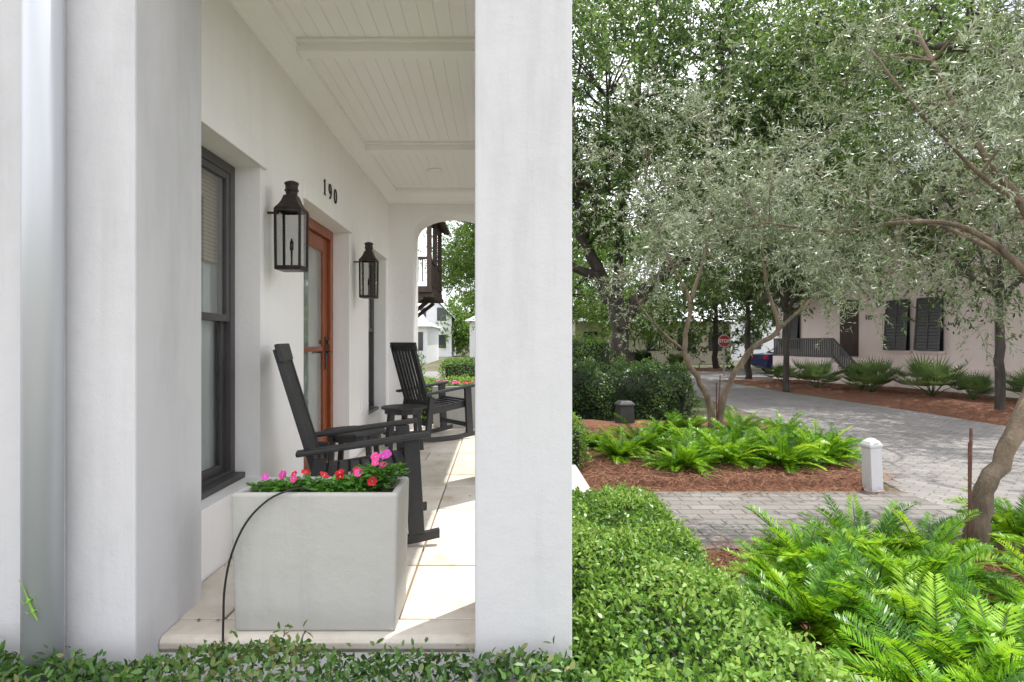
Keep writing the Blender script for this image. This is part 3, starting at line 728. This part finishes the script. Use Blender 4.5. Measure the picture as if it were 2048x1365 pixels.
# ------------------------------------------------------------ palmettos
def palmetto(seed):
    rg=np.random.default_rng(seed);P=[];D=[];N=[];L=[];W=[];rn=[];b=B()
    for i in range(17):
        a=i*2.4+rg.uniform(-.2,.2);e=math.radians(rg.uniform(15,80));h=np.array([math.cos(a),math.sin(a),0]);up=np.array([0,0,1.])
        d=h*math.cos(e)+up*math.sin(e);ln=rg.uniform(.35,.65);q=d*ln
        b.tube([(0,0,0),tuple(q*.5+up*.02),tuple(q)],[.01,.007,.005],4,cap=False)
        side=np.array([-h[1],h[0],0]);nn=np.cross(side,d);t0=rg.uniform(.1,.9)
        d2=d*math.cos(.5)+(h*.5-up*.3)*.5;d2/=np.linalg.norm(d2)
        for k in range(22):
            th=-1.9+3.8*k/21;dd=d2*math.cos(th)+side*math.sin(th)-nn*0.12
            P.append(q);D.append(dd);N.append(nn);L.append(rg.uniform(.36,.46)*(1-.12*abs(th)));W.append(.034);rn.append(np.clip(t0+rg.normal(0,.1),0,1))
    o=leafmesh('palmetto',np.array(P),np.array(D),np.array(N),np.array(L),np.array(W),[PALM,PALM],np.array(rn),core=b,fold=.2,curl=.15)
    return tag(o,'spiky fan leaved palmetto in mulch by pink house','palm','palmettos in front of the pink house')
pm=[palmetto(5),palmetto(6)]
for i,(x,y,s) in enumerate([(10.1,19.0,1.3),(10.9,17.5,1.25),(11.8,16.3,1.5),(11.4,18.8,1.0),(13.1,14.6,1.2),(12.2,15.4,.9),(10.3,21.6,1.0),(9.7,32.5,1.1)]):
    if i<2:o=pm[i]
    else:o=pm[i%2].copy();col.objects.link(o)
    o.location=(x,y,GZ+.05);o.scale=(s,s,s);o.rotation_euler=(0,0,i*1.7)
# ------------------------------------------------------------ trees
def tree(name,base,limbs,ell,nsup,ncl,nspr,nleaf,L,W,slen,crad,m,bark,label,seed,droop=.1,csize=.5,r_sub=.03,group=None,twig=.006,shell=.5):
    rg=np.random.default_rng(seed);T=thing(name,base,label,'tree',group=group)
    b=B(base);b.smooth=True;samples=[]
    for pts,r0,r1 in limbs:
        s=smooth(pts,5);n=len(s);s=[p+Vector(rg.normal(0,r0*.14,3)) if 0<i<n-1 else p for i,p in enumerate(s)]
        rad=[(r0+(r1-r0)*(i/(n-1))**.8)*rg.uniform(.92,1.1) for i in range(n)]
        b.tube(s,rad,10 if r0>.04 else 7)
        for i in range(n//3,n): samples.append((s[i],rad[i]))
    wts=np.array([e[2] for e in ell],float);wts/=wts.sum();sup=[]
    for i in range(nsup):
        c,r,_=ell[rg.choice(len(ell),p=wts)]
        v=rg.normal(0,1,3);v/=np.linalg.norm(v);v*=rg.uniform(shell**3,1)**(1/3)
        sup.append(np.array(c)+v*np.array(r))
    cl=[]
    SP=np.array([list(s[0]) for s in samples])
    for c in sup:
        d=np.linalg.norm(SP-c,axis=1)+np.maximum(0,SP[:,2]-c[2])*1.0;j=int(np.argmin(d));p0=samples[j][0];pr=min(samples[j][1]*.7,r_sub);v=Vector(c)
        mid=(p0+v)/2+Vector(rg.normal(0,.08*d[j],3))+Vector((0,0,.08*d[j]))
        b.tube(smooth([p0,mid,v],4),[pr-(pr*.75)*i/8 for i in range(9)],5,cap=False)
        for k in range(ncl):
            q=c+rg.normal(0,csize,3)*np.array([1,1,.7]);cl.append(q)
            b.tube([v,(v+Vector(q))/2+Vector(rg.normal(0,csize*.12,3)),Vector(q)],[pr*.3,pr*.2,pr*.1],4,cap=False)
    b.obj('trunk',bark,T,recalc=False)
    C=np.array(cl);cc=C.mean(0);Cs=np.repeat(C,nspr,0);n=len(Cs)
    Dr=unit(rg.normal(0,1,(n,3))+unit(Cs-cc)*.7+np.array([0,0,.1]));O=Cs+rg.normal(0,crad,(n,3))*.5
    sl_=slen*rg.uniform(.5,1.2,n)
    t=rg.uniform(0.05,1,(n,nleaf));P=O[:,None]+Dr[:,None]*(sl_[:,None]*t)[...,None]
    P[...,2]-=droop*(t**2)*sl_[:,None]
    D=Dr[:,None]*.7+rg.normal(0,.6,(n,nleaf,3));P=P.reshape(-1,3);D=D.reshape(-1,3);k=len(P)
    N=rg.normal(0,.6,(k,3))+np.array([0,0,.7])
    rn=np.clip(.25+.75*rg.beta(1.5,1.7,k)+np.repeat(np.repeat(rg.normal(0,.15,len(C)),nspr),nleaf),.26,1)
    tw=Dr-np.array([0,0,droop*.8]);P2=np.vstack([P,O]);D2=np.vstack([D,tw]);N2=np.vstack([N,rg.normal(0,1,(n,3))])
    LL=np.concatenate([L*rg.uniform(.7,1.25,k),sl_]);WW=np.concatenate([W*rg.uniform(.75,1.2,k),np.full(n,twig)]);rn=np.concatenate([rn,np.zeros(n)])
    leafmesh('crown',P2-np.array(base),D2,N2,LL,WW,[m],rn,T)
    return T
z=GZ
# near olive
tree('olive_tree',(3.36,4.2,z),[
 ([(3.34,4.2,z-.05),(3.37,4.2,-.12),(3.48,4.22,.18),(3.70,4.27,.54),(4.02,4.4,1.0),(4.25,4.6,1.6),(4.1,4.7,2.2),(3.8,4.9,2.9),(3.5,5.0,3.7)],.082,.016),
 ([(4.05,4.42,1.0),(4.6,4.5,1.7),(5.0,4.6,2.6),(5.1,4.8,3.6)],.05,.015),
 ([(4.22,4.58,1.45),(3.85,4.75,1.95),(3.4,4.9,2.1),(2.9,5.1,2.05),(2.4,5.3,2.15),(2.0,5.4,2.1)],.03,.006),
 ([(4.1,4.7,2.2),(3.7,4.6,2.4),(3.2,4.5,2.8),(2.8,4.5,3.3)],.022,.006),
 ([(4.25,4.6,1.6),(4.0,5.3,2.1),(3.7,6.0,2.5),(3.3,6.4,3.0)],.026,.006)],
 [((4.1,4.9,3.2),(1.4,1.2,1.2),8),((3.0,5.2,2.6),(.9,.6,.55),4),((2.2,5.4,2.3),(.5,.4,.3),1.6),((3.9,5.1,1.95),(.7,.7,.35),2),((3.8,5.6,1.6),(.8,.5,.2),1)],
 42,5,8,17,.062,.0115,.36,.18,OLIVE,BARK,'silvery leaved olive tree leaning over the fern bed',1,csize=.24,r_sub=.012,group='olive trees by the walkway',twig=.0035,droop=.18)
# second olive
tree('olive_tree',(3.38,9.3,z),[
 ([(3.36,9.3,z-.05),(3.30,9.3,.1),(3.15,9.3,.46),(2.9,9.3,.95),(3.0,9.35,1.7),(2.65,9.4,2.5),(2.3,9.4,3.5)],.07,.015),
 ([(3.42,9.32,z-.05),(3.52,9.3,.3),(3.9,9.2,1.0),(4.3,9.2,1.3),(4.12,9.2,2.0),(4.1,9.3,2.9),(4.3,9.3,4.0)],.06,.015),
 ([(3.0,9.35,1.7),(3.3,9.5,2.6),(3.4,9.6,3.8),(3.3,9.5,4.8)],.035,.01),
 ([(2.9,9.3,.95),(2.3,9.2,1.5),(1.9,9.2,2.2)],.025,.008),
 ([(4.3,9.2,1.3),(4.9,9.1,1.9),(5.3,9.0,2.6)],.03,.008)],
 [((3.3,9.3,3.9),(1.9,1.5,1.5),9),((2.5,9.2,2.5),(1.0,.8,.6),2.5),((4.6,9.1,2.4),(.9,.8,.5),2.5),((3.3,9.2,1.75),(1.6,.7,.3),.8)],
 38,5,8,14,.075,.0155,.40,.24,OLIVE,BARK,'multi trunk olive tree rising from the fern bed',2,csize=.30,r_sub=.02,group='olive trees by the walkway',twig=.006,droop=.18)
# big oak
tree('live_oak_tree',(4.1,20,z),[
 ([(4.1,20,z-.1),(4.08,20,.8),(4.0,20,1.9),(3.5,20,3.2),(2.9,20,4.6),(2.6,20,6.5),(2.5,20.5,9)],.36,.10),
 ([(4.05,20,1.5),(4.7,19.8,2.6),(5.5,19.5,3.5),(6.0,19.3,5.0),(6.8,19.2,7.0),(7.2,19,9.5)],.25,.08),
 ([(4.0,20,1.9),(4.2,20.6,3.6),(4.3,21,5.6),(4.8,21,8.5),(5,21,11)],.22,.06),
 ([(3.5,20,3.2),(2.2,19.5,3.7),(1.0,19,4.6),(-.3,19,6.2)],.18,.05),
 ([(5.5,19.5,3.5),(7.3,19.3,4.2),(9.0,19.2,5.6)],.17,.05),
 ([(2.9,20,4.6),(3.4,19,6.2),(3.3,18,8.4)],.16,.055),
 ([(6.0,19.3,5.0),(8.5,19,7.5),(11,19,9.5)],.14,.05)],
 [((4.2,19.8,8.9),(5.6,4.4,4.0),10),((1.2,19,6.6),(2.2,2,1.6),2),((8.4,19.2,6.8),(2.6,2.4,1.8),3),((10.5,19,9.8),(2.8,2.2,2.2),3.5)],
 122,6,12,11,.17,.068,.85,.55,OAKL,OBARK,'large live oak with dark spreading limbs',3,csize=.8,r_sub=.07,group='live oaks along the street',twig=.014,droop=.12)
# overhanging oak, trunk beyond the street edge
tree('live_oak_tree',(12.2,9.0,z),[
 ([(12.2,9,z-.1),(12.1,9,1.2),(11.6,9.2,2.8),(10.8,9.6,4.2),(9.6,10,5.4),(8.2,10.4,6.2),(6.4,10.8,6.6)],.30,.04),
 ([(10.8,9.6,4.2),(10.0,11,5.6),(9.2,12.5,6.6),(8.0,13.5,7.2)],.13,.03),
 ([(11.6,9.2,2.8),(12.2,8.4,4.6),(11.8,7.8,6.6)],.18,.05),
 ([(9.6,10,5.4),(8.9,9.0,6.2),(8.0,8.2,6.7)],.1,.03)],
 [((7.6,10.6,6.7),(2.4,1.8,.9),6),((9.0,12.6,6.8),(2.0,1.4,.9),3),((11,9.0,6.6),(2.0,2,1.1),2),((8.6,8.6,6.4),(1.3,1.1,.6),2)],
 36,5,9,11,.10,.044,.6,.36,OAKL,OBARK,'live oak reaching over the street from the mulch bed',33,csize=.42,r_sub=.04,group='live oaks along the street',twig=.010,droop=.12)
def simple_tree(base,h,rx,ry,rz,cz,seed,m=OAKL,tr=.16,L=.16,n=(50,5,12,11),label='leafy street tree with a full crown',name='street_tree',lean=0,bark=OBARK):
    x,y,_=base;rg=random.Random(seed);limbs=[];fz=h*.35+z
    limbs.append(([(x,y,z-.1),(x+lean*.3,y,fz*.5),(x+lean*.6,y,fz),(x+lean+rg.uniform(-.3,.3),y,z+h*.6),(x+lean,y,z+h*.85)],tr,tr*.2))
    for i in range(5):
        a=i*1.26+rg.uniform(-.3,.3);rr_=rg.uniform(.5,.8)
        limbs.append(([(x+lean*.6,y,fz),(x+lean+math.cos(a)*rx*rr_*.4,y+math.sin(a)*ry*rr_*.4,fz+h*.15),(x+lean+math.cos(a)*rx*rr_,y+math.sin(a)*ry*rr_,z+cz+rg.uniform(-.1,.2)*h)],tr*.55,tr*.12))
    return tree(name,base,limbs,[((x+lean,y,z+cz),(rx,ry,rz),1)],n[0],n[1],n[2],n[3],L,L*.42,.8,.55,m,bark,label,seed,csize=min(.7,rx*.2),r_sub=tr*.3,group='street trees',twig=.012,droop=.1)
simple_tree((10.9,13.0,z),7.0,3.2,3.0,2.4,5.1,11,tr=.11,L=.12,n=(44,6,10,11),label='slender street tree beside the pink house')
simple_tree((8.9,18.5,z),7.0,2.8,2.6,2.2,5.5,12,tr=.10,L=.13,n=(34,5,10,11),label='street tree at the mulch bed edge')
simple_tree((10.0,24.0+.0,z),9,3.4,3.0,3.0,6.3,13,tr=.14,L=.16,n=(40,5,10,10))
simple_tree((12.0,33,z),10,5,4,4.4,5.8,14,tr=.18,L=.22,n=(50,5,10,10))
simple_tree((19,34,z),13,7,5,6,7.5,15,tr=.2,L=.25,n=(55,5,10,10),label='broad tree standing behind the pink house')
simple_tree((3.5,36,z),10,5.5,4,4.2,5.9,16,m=BRIGHTL,tr=.2,L=.22,n=(50,5,10,10),label='light green tree across the side street')
simple_tree((7.4,32.5,z),4.6,1.9,1.5,1.4,2.9,21,m=BRIGHTL,tr=.09,L=.14,n=(22,5,9,10),label='small light green tree by the side street')
simple_tree((.2,24,z),8,2.3,2.3,2.2,5.2,17,m=BRIGHTL,tr=.15,L=.13,n=(45,5,11,11),label='light green tree beyond the porch arch')
simple_tree((-2.6,62,z),7,2.6,2.6,2.4,3.4,18,m=BRIGHTL,tr=.2,L=.3,n=(30,5,10,10),label='distant bright green tree beside the houses')
simple_tree((17.5,22,z),12,5,4.5,5,8.5,19,tr=.2,L=.19,n=(50,5,10,11),label='tall tree rising over the pink house')
simple_tree((7.5,45,z),11,6,4,4.5,6.5,20,tr=.2,L=.28,n=(42,5,10,10),label='tree behind the beige building')
# distant wood
rg=np.random.default_rng(77);n=20000
P=np.c_[rg.uniform(-60,130,n),rg.uniform(85,110,n),np.abs(rg.normal(0,1,n))*3.0];P[:,2]=np.minimum(P[:,2]*(1+.4*np.sin(P[:,0]*.21)+.2*np.sin(P[:,0]*.6)),11)+z
o=leafmesh('distant_woods',P,rg.normal(0,1,(n,3)),rg.normal(0,1,(n,3))+np.array([0,-.5,.5]),1.7,1.0,[OAKL],rg.uniform(.26,1,n));o['kind']='stuff'
# stakes
for (x,y,h,ln) in ((3.24,4.13,.97,.02),(3.30,9.05,1.05,.06)):
    b=B();b.tube([(0,0,-.05),(ln,0,h)],.010,7);b.box(-.010,.010,-.013,-.009,0,h*.9)
    tag(b.obj('tree_stake',RUST,loc=(x,y,z)),'thin rusty steel tree stake by an olive trunk','stake','tree stakes')
# ------------------------------------------------------------ bollard
Bo=thing('bollard_light',(3.93,6.28,z),'short white square post with a louvred pyramid cap','bollard',.15);Bo.rotation_euler=(0,math.radians(-2.5),.15);Bo.scale=(.80,.80,1)
b=B();r2=math.sqrt(2);b.lathe((0,0,0),[(.10*r2,0),(.098*r2,.015),(.084*r2,.02),(.080*r2,.46)],4);b.obj('post',STUCCO2,Bo,bevel=.004)
b=B();b.lathe((0,0,.46),[(.088*r2,0),(.094*r2,.010),(.094*r2,.03),(.072*r2,.062),(.035*r2,.090),(.012,.098)],4)
b.obj('cap',STUCCO2,Bo,bevel=.006)
b=B()
b.box(-.04,.04,-.0925,-.070,.482,.487);b.box(-.034,.034,-.086,-.06,.502,.507)
b.obj('louvre',CHARC,Bo)
# utility box
U=thing('utility_box',(2.33,11.0,z),'small dark plastic utility box in the mulch','utility box',.2)
b=B();b.lathe((0,0,0),[(.20,0),(.20,.1),(.185,.38),(.15,.44),(.13,.45)],4);b.obj('cover',UTIL,U,bevel=.02)
b=B();b.lathe((0,0,.39),[(.215,0),(.21,.03),(.14,.085),(.1,.09)],4);b.obj('lid',UTIL,U,bevel=.01)
# stop sign
S=thing('stop_sign',(10.2,27,z),'red octagonal stop sign on a grey steel post','street sign')
b=B();b.box(-.03,.03,0,.03,0,1.85);b.obj('post',STEEL,S)
def octo(r,y0,y1):
    bb=B();bb.prism([(r*math.cos(math.pi/8+k*math.pi/4),y0,1.57+r*math.sin(math.pi/8+k*math.pi/4)) for k in range(8)],(0,y1-y0,0));return bb
octo(.29,-.012,-.004).obj('sign_border',SIGNW,S);octo(.27,-.017,-.013).obj('sign_face',REDS,S)
t=textmesh('lettering','STOP',.20,SIGNW,.002,S,.006);t.rotation_euler=(math.pi/2,0,0);t.location=(0,-.021,1.57)
# ------------------------------------------------------------ car
C=thing('parked_car',(12.6,29,z),'dark blue sedan parked beside the pink house','car')
b=B();
low=[(0,.38),(.0,.72),(.06,.93),(.75,1.0),(3.5,.98),(4.3,.86),(4.58,.68),(4.6,.36),(4.3,.22),(.3,.24)]
b.prism([(x,-.88,zz) for x,zz in low],(0,1.76,0))
cabin=[(.72,.99),(1.35,1.38),(2.2,1.44),(2.85,1.36),(3.5,.97)]
vs=[(x,-.84 if zz<1.1 else -.62,zz) for x,zz in cabin]+[(x,.84 if zz<1.1 else .62,zz) for x,zz in cabin];k=5
b.add(vs,[tuple(range(k)),tuple(range(2*k-1,k-1,-1))]+[(i,i+k,(i+1)%k+k,(i+1)%k) for i in range(k)])
b.obj('body',CARB,C,bevel=.05,seg=3)
b=B();b.add([(1.0,-.835,1.03),(1.42,-.665,1.33),(2.15,-.645,1.38),(2.15,-.835,1.03)],[(0,1,2,3)]);b.add([(2.22,-.835,1.03),(2.22,-.645,1.38),(2.78,-.67,1.31),(3.28,-.83,1.03)],[(0,1,2,3)]);
b.add([(.70,-.68,1.03),(.70,.68,1.03),(1.28,.56,1.36),(1.28,-.56,1.36)],[(0,1,2,3)]);b.obj('side_window',DGLASS,C,recalc=False)
b=B();b.box(-.02,.12,-.885,-.55,.72,.86);b.obj('tail_light',REDL,C,bevel=.02)
b=B();b.box(-.02,.12,.55,.885,.72,.86);b.obj('tail_light',REDL,C,bevel=.02)
for x in (.85,3.75):
    for s in (-1,1):
        b=B();b.tube([(x,s*.90,.33),(x,s*.70,.33)],.33,24);wh=b.obj('wheel',TYRE,C);b=B();b.tube([(x,s*.905,.33),(x,s*.895,.33)],.21,16);b.obj('rim',CHROME,wh)
# ------------------------------------------------------------ pink house
PO=(14.6,15.0,z);ang=math.atan2(12,-2);PH=thing('pink_stucco_house',PO,'pink stucco house with dark shutters and railed stair','house',ang)
b=B();b.box(-3,12.17,-9,0,0,6.8);b.box(-3.02,12.19,-.02,.04,0,.75);b.obj('wall',PINK,PH)
b=B();b.prism([(-3.6,.9,6.7),(12.8,.9,6.7),(12.8,-4.5,9.3),(-3.6,-4.5,9.3)],(0,0,.12));b.prism([(-3.6,-9.9,6.7),(12.8,-9.9,6.7),(12.8,-4.5,9.3),(-3.6,-4.5,9.3)],(0,0,.12));b.obj('roof',METALR,PH)
def bahama(u0,u1,z0,z1):
    e=bpy.data.objects.new('shuttered_window',None);col.objects.link(e);e.parent=PH;e.location=((u0+u1)/2,0,z0)
    um=(u1-u0)/2;h=z1-z0
    b=B();b.box(-um,um,.045,.06,0,h);b.obj('glass',DGLASS,e)
    b=B();b.box(-um-.06,um+.06,.045,.12,-.08,-.001);b.obj('sill',PINK,e)
    b=B()
    tilt=.12
    def P3(x,t,o=0): return (x,.08+tilt*(1-t)+o,h*.02+(h*.98)*t)
    b.beam(P3(0,0,-.012),P3(0,1,-.012),2*um-.04,.008,(0,1,0))
    for x in (-um+.03,0,um-.03): b.beam(P3(x,0),P3(x,1),.05,.03,(0,1,0))
    for t in (0,.5,1): b.beam(P3(-um+.03,t),P3(um-.03,t),.03,.05)
    k=16
    for i in range(k):
        t=(i+.5)/k;b.beam(P3(-um+.04,t,.004),P3(um-.04,t,.004),.03,.01,(0,.4,1))
    b.obj('shutter',CHARC,e)
bahama(3.8,4.75,1.25,2.95);bahama(5.05,6.0,1.25,2.95);bahama(-.9,.9,1.1,2.95);bahama(10.6,11.6,1.25,2.95)
bahama(4.0,5.0,4.3,5.9);bahama(7,8,4.3,5.9)
b=B();b.box(7.35,8.25,.003,.05,1.0,3.1);b.obj('door',DARKB,PH)
b=B();b.box(6.9,10.3,.041,1.5,0,.96)
for i in range(4): b.box(6.9-.3*(i+1),6.9-.3*i,.041,1.5,0,.96-.19*(i+1))
b.obj('landing',PINK,PH,bevel=.01)
b=B()
x=6.95
while x<10.3: b.box(x,x+.06,1.42,1.45,.97,1.62);x+=.11
b.box(6.9,10.3,1.40,1.47,1.62,1.68);b.box(6.9,10.3,1.40,1.47,1.0,1.05)
x=5.75
while x<6.9:
    zz=(x-5.7)/1.2*.96;b.box(x,x+.06,1.42,1.45,zz,zz+.66);x+=.11
b.beam((5.65,1.435,.66),(6.9,1.435,1.65),.07,.06);b.beam((5.65,1.435,.05),(6.9,1.435,1.03),.07,.05)
b.obj('railing',CHARC,PH)
b=B();b.box(8.8,12.3,.05,1.6,3.3,3.5)
x=8.85
while x<12.3:b.box(x,x+.04,1.52,1.56,3.5,4.3);x+=.13
b.box(8.8,12.3,1.5,1.58,4.3,4.38)
for x in (8.85,10.5,12.2): b.box(x,x+.12,1.45,1.57,3.5,6.6)
b.obj('balcony',DARKB,PH)
b=B();b.tube([(2.05,.1,.25),(2.05,.1,6.6)],.06,12);b.tube([(2.05,.1,.25),(2.3,.12,.1),(2.9,.14,.08)],.055,10);b.obj('downspout',STEEL,PH)
t=textmesh('house_number','189',.24,CABLE,.01,PH,.003);t.rotation_euler=(math.pi/2,0,math.pi);t.location=(6.85,.015,2.42)
# ------------------------------------------------------------ balcony house past arch
NO=(-2.9,16,z);NH=thing('balcony_house',NO,'house with a dark timber balcony and bracketed floor','house')
YE=19.0
b=B(NO);b.box(-8,-2.9,15.5,YE+.3,z,4.9);b.obj('wall',STUCCO,NH)
b=B(NO);b.box(-2.9,-1.75,15.9,YE,2.42,2.58)
for y in np.arange(16,YE,.45): b.box(-2.9,-1.68,y,y+.07,2.30,2.42)
b.obj('balcony_floor',DARKB,NH)
b=B(NO)
for y in (15.95,17.4,YE-.15): b.box(-1.88,-1.76,y,y+.12,2.58,4.42)
b.box(-1.88,-1.76,15.9,YE,4.42,4.55)
b.obj('balcony_post',DARKB,NH)
b=B(NO);y=16.1
while y<YE-.1: b.box(-1.84,-1.81,y,y+.03,2.7,3.3);y+=.12
b.box(-1.86,-1.79,16.07,YE-.1,3.3,3.37);b.box(-1.86,-1.79,16.07,YE-.1,2.64,2.7)
x=-2.85
while x<-1.9: b.box(x,x+.03,15.97,16.0,2.7,3.3);x+=.12
b.box(-2.9,-1.88,15.95,16.02,3.3,3.37)
b.obj('railing',DARKB,NH)
for y in (16.0,17.5,YE-.15):
    b=B(NO);b.beam((-2.9,y,1.6),(-2.0,y,2.3),.1,.1);b.obj('bracket',DARKB,NH)
b=B(NO);b.prism([(-1.5,15.5,4.5),(-1.5,YE+.3,4.5),(-5,YE+.3,6.2),(-5,15.5,6.2)],(0,0,.08));b.obj('roof',METALR,NH)
b=B(NO)
for y in np.arange(15.6,YE+.2,.4): b.beam((-1.52,y,4.46),(-2.9,y,5.12),.06,.1)
b.obj('rafter',DARKB,NH)
# ------------------------------------------------------------ distant houses
def far_house(loc,w_,d_,h,rh,wm,rm,label,axis='x',wins=3,name='distant_house'):
    H=thing(name,loc,label,'house',group='houses across the street')
    b=B();b.box(-w_/2,w_/2,-d_/2,d_/2,0,h);
    if axis=='y': b.prism([(-w_/2,-d_/2,h),(w_/2,-d_/2,h),(0,-d_/2,h+rh*.93)],(0,d_,0))
    b.obj('wall',wm,H)
    b=B();o_=.35
    if axis=='y':
        for s in (-1,1): b.prism([(s*(w_/2+o_),-d_/2-o_,h-.2),(0,-d_/2-o_,h+rh),(0,-d_/2-o_,h+rh+.12),(s*(w_/2+o_),-d_/2-o_,h-.08)],(0,d_+2*o_,0))
    else:
        b.add([(-w_/2-o_,-d_/2-o_,h),(w_/2+o_,-d_/2-o_,h),(w_/2+o_,d_/2+o_,h),(-w_/2-o_,d_/2+o_,h),(-w_/2+d_*.4,0,h+rh),(w_/2-d_*.4,0,h+rh)],[(0,1,5,4),(1,2,5),(2,3,4,5),(3,0,4),(3,2,1,0)])
    b.obj('roof',rm,H)
    for i in range(wins):
        x=-w_/2+w_*(i+.5)/wins
        for zz in ([.9] if h<4 else [.9,3.6]):
            b=B();b.box(-.45,.45,-.04,.0,0,1.3);b.obj('window',DGLASS,H,loc=(x,-d_/2-.001,zz))
    return H
far_house((-7.2,46,z),4.6,8,2.6,1.8,WHITEF,METALR,'white cottage with a pale metal roof','x',3)
far_house((-6.6,63,z),4.0,6,4.0,2.2,WHITEF,METALR,'white gabled house with a pale roof','y',2)
far_house((-3.4,72,z),3.6,6,2.3,2.2,BEIGE,METALR,'small grey house with metal roof','x',2)
far_house((10.5,44,z),10.5,7,2.9,1.0,BEIGE,METALR,'low beige building with dark openings','x',5,'low_building')
far_house((22,52,z),11,8,3.6,1.6,WHITEF,METALR,'pale white building beyond the street','x',4,'low_building')
far_house((1,46,z),6,6,3.0,1.6,WHITEF,METALR,'white house across the side street','x',3)
